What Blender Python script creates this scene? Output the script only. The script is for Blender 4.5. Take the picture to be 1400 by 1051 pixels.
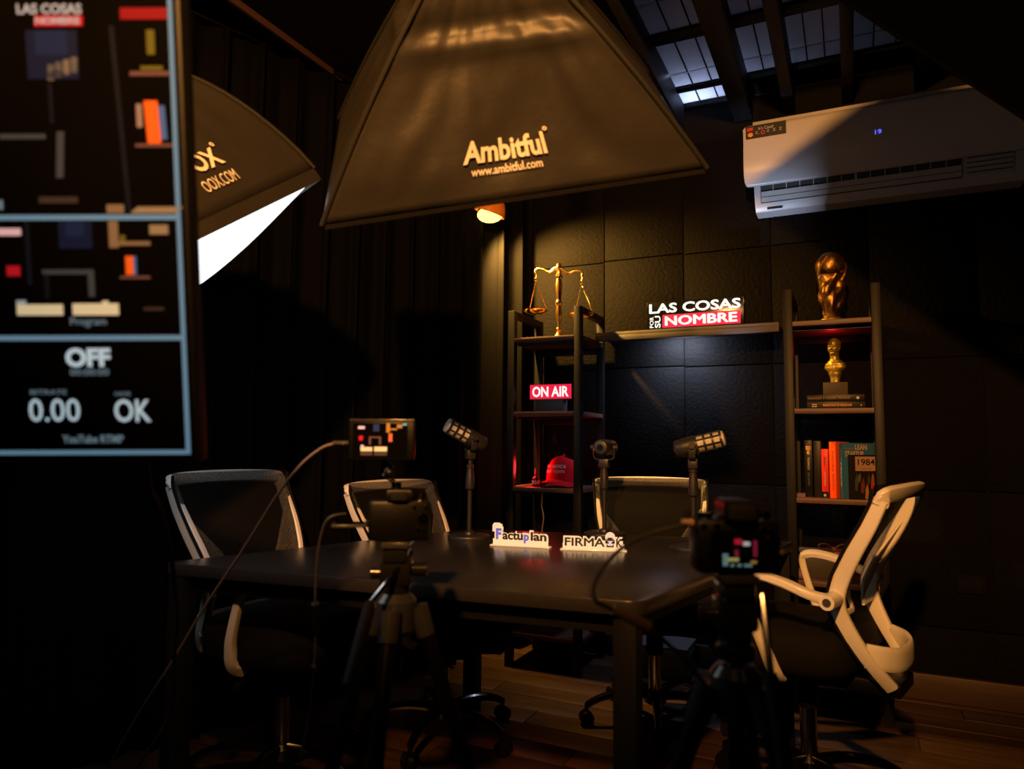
import bpy, bmesh, math, random
from mathutils import Vector, Matrix, noise
PI = math.pi
R = math.radians
sc = bpy.context.scene
for o in list(bpy.data.objects):
    bpy.data.objects.remove(o)
COL = sc.collection
random.seed(7)

# ------------------------------------------------------------------ camera, world, lights, exposure
# room frame: x along the back wall, y into it, z up; the camera stands over the origin
YAW, TILT, ROLL = 0.444256, 0.0847236, -0.010811
right0 = Vector((math.cos(YAW), math.sin(YAW), 0))
fwd = Vector((-math.sin(YAW) * math.cos(TILT), math.cos(YAW) * math.cos(TILT), math.sin(TILT)))
down0 = fwd.cross(right0)
rgt = right0 * math.cos(ROLL) + down0 * math.sin(ROLL)
dwn = down0 * math.cos(ROLL) - right0 * math.sin(ROLL)
cam = bpy.data.cameras.new('camera')
camo = bpy.data.objects.new('camera', cam)
COL.objects.link(camo)
mw = Matrix.Identity(4)
for i, vv in enumerate((rgt, -dwn, -fwd)):
    for k in range(3):
        mw[k][i] = vv[k]
mw.translation = (0, 0, 1.1)
camo.matrix_world = mw
cam.sensor_width = 36
cam.lens = 975.13 / 1400 * 36
cam.clip_start = .02
cam.dof.use_dof = True
cam.dof.focus_distance = 3.0
cam.dof.aperture_fstop = 2.5
sc.camera = camo

w = bpy.data.worlds.new('night')
sc.world = w
w.use_nodes = True
w.node_tree.nodes['Background'].inputs[0].default_value = (.35, .42, .75, 1)
w.node_tree.nodes['Background'].inputs[1].default_value = .004

sc.view_settings.view_transform = 'Standard'
sc.view_settings.look = 'None'
sc.view_settings.exposure = 0
sc.view_settings.gamma = 1
sc.view_settings.use_curve_mapping = False


def light(name, kind, loc, power, color, target=None, size=.1, spot=None, blend=.3, sizey=None):
    d = bpy.data.lights.new(name, kind)
    d.energy = power
    d.color = color
    if kind == 'AREA':
        d.size = size
        if sizey:
            d.shape = 'RECTANGLE'
            d.size_y = sizey
    else:
        d.shadow_soft_size = size
    if kind == 'SPOT':
        d.spot_size = spot
        d.spot_blend = blend
    o = bpy.data.objects.new(name, d)
    COL.objects.link(o)
    o.location = loc
    if target is not None:
        o.rotation_euler = (Vector(target) - Vector(loc)).to_track_quat('-Z', 'Y').to_euler()
    return o


WARM = (1.0, .41, .095)
# warm lamp of the room behind the camera, near the ceiling
light('warm_room_lamp', 'SPOT', (-.037, -.8, 2.614), 640, WARM, target=(-1.2, 3.0, 2.63), size=.05, spot=R(91), blend=.42)
# added warm fill, no lamp there, brightens the strip by the left chair
light('added_warm_fill', 'SPOT', (.3, -.2, 2.55), 130, WARM, target=(-1.82, 1.72, .30), size=.03, spot=R(19), blend=.5)
# lamp outside over the glazed roof, by the back wall
light('outside_lamp', 'POINT', (-.70, 3.70, 3.08), 11, (.62, .72, 1.0), size=.12)
# clip lamp above the scales
light('clip_lamp_beam', 'SPOT', (-1.70, 3.31, 2.27), 400, (1.0, .48, .09), target=(-1.40, 3.72, 1.80), size=.03, spot=R(116), blend=.65)
# small cool strip under the floating shelf
light('shelf_strip_light', 'AREA', (-.78, 3.62, 1.655), 9.5, (.62, .70, 1.0), target=(-.78, 3.74, 1.54), size=.16, sizey=.03)
# cool upward beam from behind the far chair to the air conditioner
light('cool_uplight', 'SPOT', (-.59, 3.05, .90), 65, (.62, .74, 1.0), target=(-.38, 3.62, 2.26), size=.02, spot=R(24), blend=1.0)
# red strips hidden in the racks
light('red_rack_light', 'POINT', (-.07, 3.50, 1.575), .45, (1.0, .02, .03), size=.02)
light('red_cap_light', 'POINT', (-1.515, 3.40, .985), 2.2, (1.0, .03, .03), size=.05)


# ------------------------------------------------------------------ materials
def mat(name, color, rough=.6, metal=0.0, var=.0, scale=30, bump=0.0, bscale=None, spec=.5, emit=None, estr=1.0, coat=0):
    m = bpy.data.materials.new(name)
    m.use_nodes = True
    nt = m.node_tree
    b = nt.nodes['Principled BSDF']
    b.inputs['Base Color'].default_value = (*color, 1)
    b.inputs['Roughness'].default_value = rough
    b.inputs['Metallic'].default_value = metal
    b.inputs['Specular IOR Level'].default_value = spec
    b.inputs['Coat Weight'].default_value = coat
    tc = nt.nodes.new('ShaderNodeTexCoord')
    n = nt.nodes.new('ShaderNodeTexNoise')
    n.inputs['Scale'].default_value = scale
    n.inputs['Detail'].default_value = 4
    nt.links.new(tc.outputs['Object'], n.inputs['Vector'])
    mx = nt.nodes.new('ShaderNodeMixRGB')
    v = max(var, .04)
    mx.inputs[1].default_value = (*[c * (1 - v) for c in color], 1)
    mx.inputs[2].default_value = (*[min(1, c * (1 + v)) for c in color], 1)
    nt.links.new(n.outputs['Fac'], mx.inputs[0])
    nt.links.new(mx.outputs[0], b.inputs['Base Color'])
    if bump:
        n2 = nt.nodes.new('ShaderNodeTexNoise')
        n2.inputs['Scale'].default_value = bscale or scale * 4
        n2.inputs['Detail'].default_value = 5
        nt.links.new(tc.outputs['Object'], n2.inputs['Vector'])
        bp = nt.nodes.new('ShaderNodeBump')
        bp.inputs['Strength'].default_value = bump
        bp.inputs['Distance'].default_value = .01
        nt.links.new(n2.outputs['Fac'], bp.inputs['Height'])
        nt.links.new(bp.outputs[0], b.inputs['Normal'])
    if emit:
        b.inputs['Emission Color'].default_value = (*emit, 1)
        b.inputs['Emission Strength'].default_value = estr
    return m


def wood(name, c1, c2, rough=.5, stretch=(1, 12, 12)):
    m = mat(name, c1, rough)
    nt = m.node_tree
    b = nt.nodes['Principled BSDF']
    tc = nt.nodes.new('ShaderNodeTexCoord')
    mp = nt.nodes.new('ShaderNodeMapping')
    mp.inputs['Scale'].default_value = stretch
    n = nt.nodes.new('ShaderNodeTexNoise')
    n.inputs['Scale'].default_value = 4
    n.inputs['Detail'].default_value = 8
    n.inputs['Distortion'].default_value = .6
    cr = nt.nodes.new('ShaderNodeValToRGB')
    cr.color_ramp.elements[0].position = .3
    cr.color_ramp.elements[1].position = .7
    cr.color_ramp.elements[0].color = (*c1, 1)
    cr.color_ramp.elements[1].color = (*c2, 1)
    oi = nt.nodes.new('ShaderNodeObjectInfo')
    ad = nt.nodes.new('ShaderNodeVectorMath')
    ad.operation = 'ADD'
    sp = nt.nodes.new('ShaderNodeVectorMath')
    sp.operation = 'SCALE'
    sp.inputs['Scale'].default_value = 7
    cb = nt.nodes.new('ShaderNodeCombineXYZ')
    for i in range(3):
        nt.links.new(oi.outputs['Random'], cb.inputs[i])
    nt.links.new(cb.outputs[0], sp.inputs[0])
    nt.links.new(tc.outputs['Object'], ad.inputs[0])
    nt.links.new(sp.outputs[0], ad.inputs[1])
    nt.links.new(ad.outputs[0], mp.inputs['Vector'])
    nt.links.new(mp.outputs[0], n.inputs['Vector'])
    nt.links.new(n.outputs['Fac'], cr.inputs[0])
    hs = nt.nodes.new('ShaderNodeHueSaturation')
    mr = nt.nodes.new('ShaderNodeMapRange')
    mr.inputs[3].default_value = .7
    mr.inputs[4].default_value = 1.3
    nt.links.new(oi.outputs['Random'], mr.inputs[0])
    nt.links.new(mr.outputs[0], hs.inputs['Value'])
    nt.links.new(cr.outputs[0], hs.inputs['Color'])
    nt.links.new(hs.outputs[0], b.inputs['Base Color'])
    return m


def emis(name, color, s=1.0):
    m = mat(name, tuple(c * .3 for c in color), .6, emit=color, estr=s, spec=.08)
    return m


M = {}
M['floor'] = wood('floor_boards', (.025, .012, .005), (.052, .026, .012), .42, (1.2, 10, 10))
M['gap'] = mat('floor_gap', (.01, .008, .006), .9)
M['wall'] = mat('black_wall_paint', (.0028, .0026, .0022), .78, spec=.07, var=.3, scale=12, bump=.55, bscale=55)
M['wallplain'] = mat('black_side_wall', (.003, .003, .003), .85, spec=.12)
M['ceil'] = mat('black_ceiling', (.004, .004, .004), .85, spec=.15, bump=.1)
M['beam'] = mat('dark_beam_paint', (.014, .014, .016), .6, spec=.2, var=.2, bump=.15)
M['base'] = wood('baseboard_wood', (.035, .018, .010), (.055, .029, .016), .5)
M['curtain'] = mat('black_curtain', (.0011, .0011, .0012), .85, spec=.07, var=.2, scale=80, bump=.1)
M['metal'] = mat('black_rack_metal', (.0055, .0058, .0065), .45, spec=.2, var=.15, scale=60, bump=.06)
M['rackwood'] = wood('rack_board_wood', (.065, .028, .017), (.11, .05, .03), .5, (1.5, 14, 14))
M['shelf'] = wood('grey_shelf_board', (.045, .040, .037), (.075, .067, .062), .6)
M['table'] = mat('black_table_top', (.020, .018, .018), .24, var=.15, scale=90, bump=.04, bscale=300)
M['tableleg'] = mat('black_table_leg', (.004, .004, .004), .6, spec=.12)
M['white'] = mat('white_plastic', (.72, .70, .66), .38, var=.03)
M['seat'] = mat('black_seat_cloth', (.005, .0048, .0048), .85, spec=.15, var=.2, scale=200, bump=.2, bscale=500)
M['blackp'] = mat('black_plastic', (.003, .003, .003), .38, spec=.2, bump=.03)
M['blackg'] = mat('black_gloss', (.010, .010, .010), .16)
M['chrome'] = mat('chrome', (.6, .58, .55), .14, 1.0)
M['dchrome'] = mat('dark_chrome', (.10, .10, .10), .18, 1.0)
M['greyp'] = mat('grey_plastic', (.035, .036, .04), .22)
M['gold'] = mat('polished_brass', (.80, .50, .14), .24, 1.0, var=.15)
M['oldgold'] = mat('aged_gold', (.34, .185, .045), .40, 1.0, var=.35, scale=60, bump=.25, bscale=60)
M['bustgold'] = mat('gilded_plaster', (.36, .27, .045), .42, .8, var=.3, scale=80, bump=.2, bscale=90)
M['plinth'] = mat('brown_plinth', (.05, .037, .027), .7)
M['red'] = mat('red_cotton', (.70, .010, .018), .85, spec=.1, var=.1, scale=300, bump=.15, bscale=600)
M['white_thread'] = mat('white_thread', (.8, .8, .8), .7)
M['nylon'] = mat('black_nylon', (.025, .0235, .022), .45, spec=.32, var=.18, scale=9, bump=.12, bscale=25)
M['nylonseam'] = mat('nylon_seam', (.008, .008, .008), .7)
M['shadeblack'] = mat('painted_shade_black', (.0012, .0012, .0012), 1.0, spec=0)  # near black stands in for shade on the right softbox's front and lip
M['silver'] = mat('silver_lining', (.5, .5, .5), .4, .6)
M['print'] = mat('white_print', (.82, .80, .76), .6)
M['diffuser'] = emis('lit_diffuser', (.93, .97, 1.0), 1.9)
M['diffoff'] = mat('unlit_diffuser', (.75, .75, .75), .8)
M['ac'] = mat('white_ac_plastic', (.50, .50, .52), .33, var=.02)
M['acdark'] = mat('ac_vent_dark', (.03, .03, .03), .7)
M['acgrey'] = mat('ac_grey', (.45, .45, .46), .45)
M['led'] = emis('blue_led', (.12, .14, 1.0), 1.3)
M['sticker'] = mat('black_sticker', (.012, .010, .008), .35)
M['redprint'] = mat('red_print', (.55, .02, .03), .5)
M['orangeprint'] = mat('orange_print', (.75, .30, .05), .5)
M['greyprint'] = mat('grey_print', (.45, .43, .40), .5)
M['greenprint'] = mat('green_print', (.05, .12, .05), .5)
M['bulb'] = emis('lamp_bulb', (1.0, .60, .13), 3.5)
M['lampshade'] = mat('orange_lamp_inside', (.75, .25, .04), .35)
M['signblack'] = mat('black_sign_face', (.006, .006, .006), .2)
M['signwhite'] = emis('lit_white_letters', (.90, 1.0, .97), .95)
M['signred'] = emis('lit_red_panel', (1.0, .03, .08), .85)
M['onairred'] = emis('lit_on_air_red', (1.0, .02, .07), .85)
M['onairwhite'] = emis('lit_on_air_white', (1.0, .93, .85), 1.25)
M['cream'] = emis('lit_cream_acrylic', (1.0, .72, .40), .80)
M['inkdark'] = mat('dark_ink', (.020, .010, .022), .5)
M['inkblue'] = mat('blue_ink', (.10, .10, .55), .5, emit=(.09, .09, .40), estr=.8)
M['inkpale'] = mat('pale_blue_ink', (.5, .55, .8), .5, emit=(.35, .40, .62), estr=.7)
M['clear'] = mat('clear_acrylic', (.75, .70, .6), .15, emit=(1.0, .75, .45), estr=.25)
M['mic'] = mat('mic_black', (.020, .020, .021), .4, var=.15)
M['grille'] = mat('mic_grille_mesh', (.60, .58, .54), .45, .35, var=.15, scale=400, bump=.3, bscale=700)
M['cable'] = mat('black_cable', (.030, .027, .024), .5)
M['cablelight'] = mat('grey_cable', (.16, .12, .09), .45)
M['tv'] = mat('tv_bezel', (.004, .004, .004), .5, spec=.15)
M['screen'] = mat('dark_screen', (.002, .002, .002), .12)
M['glassbottle'] = mat('brown_bottle_glass', (.05, .015, .01), .12)
M['ribbon'] = mat('brown_ribbon', (.16, .055, .035), .4)
M['giftbox'] = mat('olive_gift_box', (.045, .038, .025), .55)
M['paper'] = mat('paper_pages', (.6, .52, .4), .8)
M['strip'] = mat('pale_plastic_strip', (.62, .50, .36), .5)
M['crate'] = mat('dark_grey_crate', (.10, .10, .105), .5)
M['rubber'] = mat('rubber', (.006, .006, .006), .8, spec=.2)
M['ledred'] = emis('red_led_strip', (1.0, .02, .02), .8)


def bookmat(name, c, rough=.4):
    return mat('cover_' + name, c, rough, var=.08, spec=.2)


def scr(name, c, s=1.0):
    return emis('screen_' + name, c, s)


# chair mesh: woven black net that lets part of the light through
def netmat():
    m = mat('black_chair_net', (.005, .0046, .0042), .8, spec=.15)
    nt = m.node_tree
    b = nt.nodes['Principled BSDF']
    out = nt.nodes['Material Output']
    tr = nt.nodes.new('ShaderNodeBsdfTransparent')
    mx = nt.nodes.new('ShaderNodeMixShader')
    tc = nt.nodes.new('ShaderNodeTexCoord')
    vo = nt.nodes.new('ShaderNodeTexVoronoi')
    vo.inputs['Scale'].default_value = 260
    gt = nt.nodes.new('ShaderNodeMapRange')
    gt.inputs[1].default_value = .2
    gt.inputs[2].default_value = .6
    gt.inputs[3].default_value = .92
    gt.inputs[4].default_value = .68
    nt.links.new(tc.outputs['Object'], vo.inputs['Vector'])
    nt.links.new(vo.outputs['Distance'], gt.inputs[0])
    nt.links.new(gt.outputs[0], mx.inputs[0])
    nt.links.new(tr.outputs[0], mx.inputs[1])
    nt.links.new(b.outputs[0], mx.inputs[2])
    nt.links.new(mx.outputs[0], out.inputs[0])
    return m


M['net'] = netmat()


def panemat():
    m = mat('milky_roof_pane', (.62, .62, .66), .25, var=.10, scale=3)
    nt = m.node_tree
    b = nt.nodes['Principled BSDF']
    out = nt.nodes['Material Output']
    t = nt.nodes.new('ShaderNodeBsdfTranslucent')
    t.inputs[0].default_value = (.55, .56, .62, 1)
    mx = nt.nodes.new('ShaderNodeMixShader')
    mx.inputs[0].default_value = .75
    nt.links.new(b.outputs[0], mx.inputs[1])
    nt.links.new(t.outputs[0], mx.inputs[2])
    nt.links.new(mx.outputs[0], out.inputs[0])
    return m


M['pane'] = panemat()


# ------------------------------------------------------------------ mesh building
class MB:
    def __init__(s):
        s.v, s.f = [], []

    def add(s, vs, fs, mx=None):
        k = len(s.v)
        s.v += [tuple(mx @ Vector(p)) if mx else tuple(p) for p in vs]
        s.f += [[i + k for i in f] for f in fs]
        return s

    def box(s, x0, x1, y0, y1, z0, z1, c=0.0, mx=None):
        """box with chamfered edges"""
        if c <= 0:
            vs = [(x, y, z) for x in (x0, x1) for y in (y0, y1) for z in (z0, z1)]
            fs = [(0, 1, 3, 2), (4, 6, 7, 5), (0, 4, 5, 1), (2, 3, 7, 6), (0, 2, 6, 4), (1, 5, 7, 3)]
            return s.add(vs, fs, mx)
        bm = bmesh.new()
        bmesh.ops.create_cube(bm, size=1)
        for q in bm.verts:
            q.co = ((x0 + x1) / 2 + q.co.x * (x1 - x0), (y0 + y1) / 2 + q.co.y * (y1 - y0), (z0 + z1) / 2 + q.co.z * (z1 - z0))
        bmesh.ops.bevel(bm, geom=bm.edges[:], offset=c, segments=2, profile=.5, affect='EDGES')
        bm.verts.index_update()
        s.add([q.co[:] for q in bm.verts], [[q.index for q in f.verts] for f in bm.faces], mx)
        bm.free()
        return s

    def tube(s, pts, r, n=8, cap=True, closed=False):
        pts = [Vector(p) for p in pts]
        rr = r if isinstance(r, (list, tuple)) else [r] * len(pts)
        L = len(pts)
        vs, fs = [], []
        prev = None
        for i, p in enumerate(pts):
            if closed:
                t = pts[(i + 1) % L] - pts[i - 1]
            else:
                t = pts[min(i + 1, L - 1)] - pts[max(i - 1, 0)]
            t.normalize()
            if prev is None:
                a = Vector((0, 0, 1)) if abs(t.z) < .9 else Vector((1, 0, 0))
                nrm = t.cross(a).normalized()
            else:
                nrm = (prev - t * prev.dot(t)).normalized()
            prev = nrm
            bn = t.cross(nrm)
            for k in range(n):
                a = 2 * PI * k / n
                vs.append(p + (nrm * math.cos(a) + bn * math.sin(a)) * rr[i])
        for i in range(L if closed else L - 1):
            j = (i + 1) % L
            for k in range(n):
                k2 = (k + 1) % n
                fs.append((i * n + k, i * n + k2, j * n + k2, j * n + k))
        if cap and not closed:
            fs.append(tuple(range(n))[::-1])
            fs.append(tuple((L - 1) * n + k for k in range(n)))
        return s.add(vs, fs)

    def sweep(s, pts, side, hw, hd, p=4, n=12, cap=True):
        """superellipse section along pts: hw half width along side axis, hd half depth across"""
        pts = [Vector(q) for q in pts]
        side = Vector(side)
        L = len(pts)
        hw = hw if isinstance(hw, (list, tuple)) else [hw] * L
        hd = hd if isinstance(hd, (list, tuple)) else [hd] * L
        vs, fs = [], []
        for i, q in enumerate(pts):
            t = (pts[min(i + 1, L - 1)] - pts[max(i - 1, 0)]).normalized()
            d = t.cross(side).normalized()
            sd = d.cross(t).normalized()
            for k in range(n):
                a = 2 * PI * (k + .5) / n
                c, sn = math.cos(a), math.sin(a)
                x = math.copysign(abs(c) ** (2 / p), c) * hw[i]
                y = math.copysign(abs(sn) ** (2 / p), sn) * hd[i]
                vs.append(q + sd * x + d * y)
        for i in range(L - 1):
            for k in range(n):
                k2 = (k + 1) % n
                fs.append((i * n + k, i * n + k2, (i + 1) * n + k2, (i + 1) * n + k))
        if cap:
            fs.append(tuple(range(n))[::-1])
            fs.append(tuple((L - 1) * n + k for k in range(n)))
        return s.add(vs, fs)

    def lathe(s, prof, n=24, mx=None, cap=True, sx=1, sy=1):
        vs, fs = [], []
        for r, z in prof:
            for k in range(n):
                a = 2 * PI * k / n
                vs.append((r * math.cos(a) * sx, r * math.sin(a) * sy, z))
        for i in range(len(prof) - 1):
            for k in range(n):
                k2 = (k + 1) % n
                fs.append((i * n + k, i * n + k2, (i + 1) * n + k2, (i + 1) * n + k))
        if cap:
            fs.append(tuple(range(n))[::-1])
            fs.append(tuple((len(prof) - 1) * n + k for k in range(n)))
        return s.add(vs, fs, mx)

    def cyl(s, p0, p1, r0, r1=None, n=16):
        return s.tube([p0, p1], [r0, r1 if r1 is not None else r0], n)

    def ball(s, c, r, n=14, m=9):
        rr = r if isinstance(r, (list, tuple)) else (r, r, r)
        prof = [(max(1e-4, math.sin(PI * i / m)), -math.cos(PI * i / m)) for i in range(m + 1)]
        mx = Matrix.Translation(c) @ Matrix.Diagonal((rr[0], rr[1], rr[2], 1))
        return s.lathe(prof, n, mx)

    def prism(s, poly, z0, z1, mx=None, c=0):
        if c:
            bm = bmesh.new()
            a = [bm.verts.new((x, y, z0)) for x, y in poly]
            f = bm.faces.new(a)
            r = bmesh.ops.extrude_face_region(bm, geom=[f])
            for q in r['geom']:
                if isinstance(q, bmesh.types.BMVert):
                    q.co.z = z1
            bmesh.ops.recalc_face_normals(bm, faces=bm.faces[:])
            ed = [e for e in bm.edges if abs(e.verts[0].co.z - e.verts[1].co.z) < 1e-6]
            bmesh.ops.bevel(bm, geom=ed, offset=c, segments=2, profile=.5, affect='EDGES')
            bm.verts.index_update()
            s.add([q.co[:] for q in bm.verts], [[q.index for q in f.verts] for f in bm.faces], mx)
            bm.free()
            return s
        n = len(poly)
        vs = [(x, y, z0) for x, y in poly] + [(x, y, z1) for x, y in poly]
        fs = [tuple(range(n))[::-1], tuple(range(n, 2 * n))]
        for i in range(n):
            j = (i + 1) % n
            fs.append((i, j, j + n, i + n))
        return s.add(vs, fs, mx)

    def grid(s, fn, nu, nv, flip=False):
        vs = [fn(i / nu, j / nv) for j in range(nv + 1) for i in range(nu + 1)]
        fs = []
        for j in range(nv):
            for i in range(nu):
                a = j * (nu + 1) + i
                q = (a, a + 1, a + nu + 2, a + nu + 1)
                fs.append(q[::-1] if flip else q)
        return s.add(vs, fs)

    def build(s, name, m, parent=None, smooth=True, angle=35):
        me = bpy.data.meshes.new(name)
        me.from_pydata(s.v, [], s.f)
        bm = bmesh.new()
        bm.from_mesh(me)
        bmesh.ops.recalc_face_normals(bm, faces=bm.faces[:])
        bm.to_mesh(me)
        bm.free()
        me.materials.append(m)
        if smooth:
            for p in me.polygons:
                p.use_smooth = True
            me.set_sharp_from_angle(angle=R(angle))
        o = bpy.data.objects.new(name, me)
        COL.objects.link(o)
        if parent is not None:
            o.parent = parent
        return o


def tag(o, label, cat, group=None):
    o['label'] = label
    o['category'] = cat
    if group:
        o['group'] = group
    return o


def thing(name, label, cat, loc=(0, 0, 0), rz=0, group=None):
    o = bpy.data.objects.new(name, None)
    o.empty_display_size = .05
    COL.objects.link(o)
    o.location = loc
    o.rotation_euler = (0, 0, rz)
    return tag(o, label, cat, group)


def struct(o):
    o['kind'] = 'structure'
    return o


def text_geo(body, size, offset=0.0, extrude=0.0, align='LEFT', space=1.0, xs=1.0, res=3):
    cu = bpy.data.curves.new('lettering', 'FONT')
    cu.body = body
    cu.size = size
    cu.offset = offset
    cu.extrude = extrude
    cu.align_x = align
    cu.space_character = space
    cu.resolution_u = res
    to = bpy.data.objects.new('lettering', cu)
    COL.objects.link(to)
    dg = bpy.context.evaluated_depsgraph_get()
    me = bpy.data.meshes.new_from_object(to.evaluated_get(dg))
    vs = [(q.co.x * xs, q.co.y, q.co.z) for q in me.vertices]
    fs = [tuple(p.vertices) for p in me.polygons]
    bpy.data.objects.remove(to)
    bpy.data.curves.remove(cu)
    bpy.data.meshes.remove(me)
    return vs, fs


def fit_text(body, x0, x1, y0, y1, offset=0.0, extrude=.001, space=1.0, z=0, bold=0):
    if bold:
        V, F = [], []
        for k, (dx, dy) in enumerate(((-1, 0), (1, 0), (0, -.7), (0, .7), (-.7, .5), (.7, -.5))):
            a, b = fit_text(body, x0 + bold + dx * bold, x1 - bold + dx * bold, y0 + bold * .7 + dy * bold, y1 - bold * .7 + dy * bold, offset, extrude, space, z + k * .00002)
            F += [tuple(i + len(V) for i in f) for f in b]
            V += a
        return V, F
    return fit_text1(body, x0, x1, y0, y1, offset, extrude, space, z)


def fit_text1(body, x0, x1, y0, y1, offset=0.0, extrude=.001, space=1.0, z=0):
    """lettering scaled into a rectangle of the local xy plane"""
    vs, fs = text_geo(body, 1.0, offset, 0, space=space)
    ax = [q[0] for q in vs]
    ay = [q[1] for q in vs]
    sx = (x1 - x0) / (max(ax) - min(ax))
    sy = (y1 - y0) / (max(ay) - min(ay))
    n = len(vs)
    lo = [(x0 + (q[0] - min(ax)) * sx, y0 + (q[1] - min(ay)) * sy, z) for q in vs]
    if not extrude:
        return lo, fs
    hi = [(q[0], q[1], z + extrude) for q in lo]
    F = list(fs) + [tuple(i + n for i in f) for f in fs]
    cnt = {}
    for f in fs:
        for i in range(len(f)):
            e = (f[i], f[(i + 1) % len(f)])
            cnt.setdefault(tuple(sorted(e)), []).append(e)
    for k, e in cnt.items():
        if len(e) == 1:
            a, b = e[0]
            F.append((a, b, b + n, a + n))
    return lo + hi, F


def face_mx(origin, xdir, updir):
    """local xy plane onto a face: x along xdir, y along updir, z out of the face"""
    x = Vector(xdir).normalized()
    y = Vector(updir).normalized()
    z = x.cross(y)
    mx = Matrix.Identity(4)
    for i, vv in enumerate((x, y, z)):
        for k in range(3):
            mx[k][i] = vv[k]
    mx.translation = Vector(origin)
    return mx


def spline(pts, n=6):
    P = [Vector(p) for p in pts]
    out = []
    for i in range(len(P) - 1):
        a, b, c, d = P[max(i - 1, 0)], P[i], P[i + 1], P[min(i + 2, len(P) - 1)]
        for k in range(n):
            t = k / n
            out.append(.5 * ((2 * b) + (c - a) * t + (2 * a - 5 * b + 4 * c - d) * t * t + (3 * b - a - 3 * c + d) * t ** 3))
    out.append(P[-1])
    return out


def copy_tree(o, parent=None):
    c = o.copy()
    COL.objects.link(c)
    if parent is not None:
        c.parent = parent
    for ch in list(o.children):
        copy_tree(ch, c)
    return c


# ------------------------------------------------------------------ the room
WB = 3.74          # back wall
CZ = 2.79          # ceiling
XL, XR, YF = -3.3, 2.2, -2.0
fl = struct(MB().box(XL, XR, YF, WB + .3, -.06, -.012).build('floor', M['gap']))
pw = .142
plank_me = {}
row = 0
y = YF
while y < WB:
    x = XL + (row * .47) % 1.22 - 1.22
    while x < XR:
        x0, x1 = max(x, XL), min(x + 1.22, XR)
        if x1 - x0 > .05:
            key = (round(x1 - x0, 3), row % 3)
            if key not in plank_me:
                o = MB().box(0, x1 - x0 - .003, 0, pw - .003, -.012, 0, .0015).build('plank', M['floor'], fl)
                plank_me[key] = o.data
            else:
                o = bpy.data.objects.new('plank', plank_me[key])
                COL.objects.link(o)
                o.parent = fl
            o.location = (x0, y, -.0012 * random.random())
        x += 1.22
    y += pw
    row += 1

wbk = struct(MB().box(-1.95, XR, WB + .015, WB + .12, 0, 2.94).build('wall_back', M['wallplain']))
pan_me = []
for k in range(3):
    o = MB().box(.003, .435, 0, .015, .003, .597, .002).build('wall_panel', M['wall'])
    pan_me.append(o.data)
    bpy.data.objects.remove(o)
for i in range(10):
    for j in range(5):
        x0 = -1.657 - .438 + .438 * i
        z0 = 2.117 - .6 * 4 + .6 * j + .6 * .0
        o = bpy.data.objects.new('wall_panel', pan_me[(i * 2 + j) % 3])
        COL.objects.link(o)
        o.parent = wbk
        o.location = (x0, WB + .003 * random.random(), z0 + (.0 if i != 2 else .006))
# the two panel rows that touch floor and ceiling
bb = struct(MB().box(-1.75, XR, WB - .02, WB + .014, 0, .112, .004).build('baseboard_back', M['base']))
struct(MB().box(XR, XR + .1, YF, WB + .1, 0, 2.9).build('wall_right', M['wallplain']))
struct(MB().box(XL, XR, YF - .1, YF, 0, 2.9).build('wall_front', M['wallplain']))
# slanted left wall behind the curtain
dl = Vector((.335, 1, 0)).normalized()
p1 = Vector((-1.78, WB + .05, 0))
p0 = p1 - dl * 5.6
nl = Vector((-dl.y, dl.x, 0))
wl = MB().prism([(p0.x, p0.y), (p1.x, p1.y), (p1.x + nl.x * .1, p1.y + nl.y * .1), (p0.x + nl.x * .1, p0.y + nl.y * .1)], 0, 2.9)
struct(wl.build('wall_left', M['wallplain']))
# ceiling: flat part left and behind, glazed roof on timber rafters to the right
struct(MB().box(-3.75, -.80, YF - .1, WB + .1, CZ, CZ + .15).box(-.80, XR + .1, YF - .1, 2.02, CZ, CZ + .15).build('ceiling', M['ceil']))
struct(MB().box(-2.10, -2.075, 1.2, 2.51, CZ - .03, CZ, .003).build('trim_1', mat('dark_red_trim', (.06, .03, .025), .35)))
cl = thing('ceiling_light', 'small square unlit ceiling light between left curtain and left softbox top', 'ceiling light', (-2.235, 2.42, CZ))
MB().box(-.058, .058, -.058, .058, -.018, 0, .004).build('frame', mat('brown_light_frame', (.10, .06, .05), .5), cl)
MB().box(-.045, .045, -.045, .045, -.021, -.017).build('diffuser', mat('brown_diffuser', (.12, .07, .06), .5), cl)

roof = bpy.data.objects.new('window_1', None)
COL.objects.link(roof)
roof.location = (0, 0, CZ)
struct(roof)
raft = [(-.86, -.77), (-.507, -.417), (-.265, -.212), (0.0, .052), (.31, .36), (.62, .68), (.94, 1.0), (1.26, 1.32), (1.6, 1.66), (1.95, 2.01)]
for a, b in raft:
    MB().box(a, b, 2.0, WB, 0, .155, .004).build('rafter', M['beam'], roof)
pur = [(2.02, 2.06), (2.52, 2.60), (3.03, 3.11), (3.545, 3.59)]
for a, b in pur:
    MB().box(-.86, 2.05, a, b, .14, .165, .003).build('purlin', M['beam'], roof)
MB().box(-1.6, XR, WB, WB + .1, .13, .2, .003).build('wall_plate', M['beam'], roof)
rows = [(2.06, 2.28), (2.29, 2.52), (2.60, 2.80), (2.81, 3.03), (3.11, 3.41), (3.425, 3.545), (3.59, 3.78)]
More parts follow.
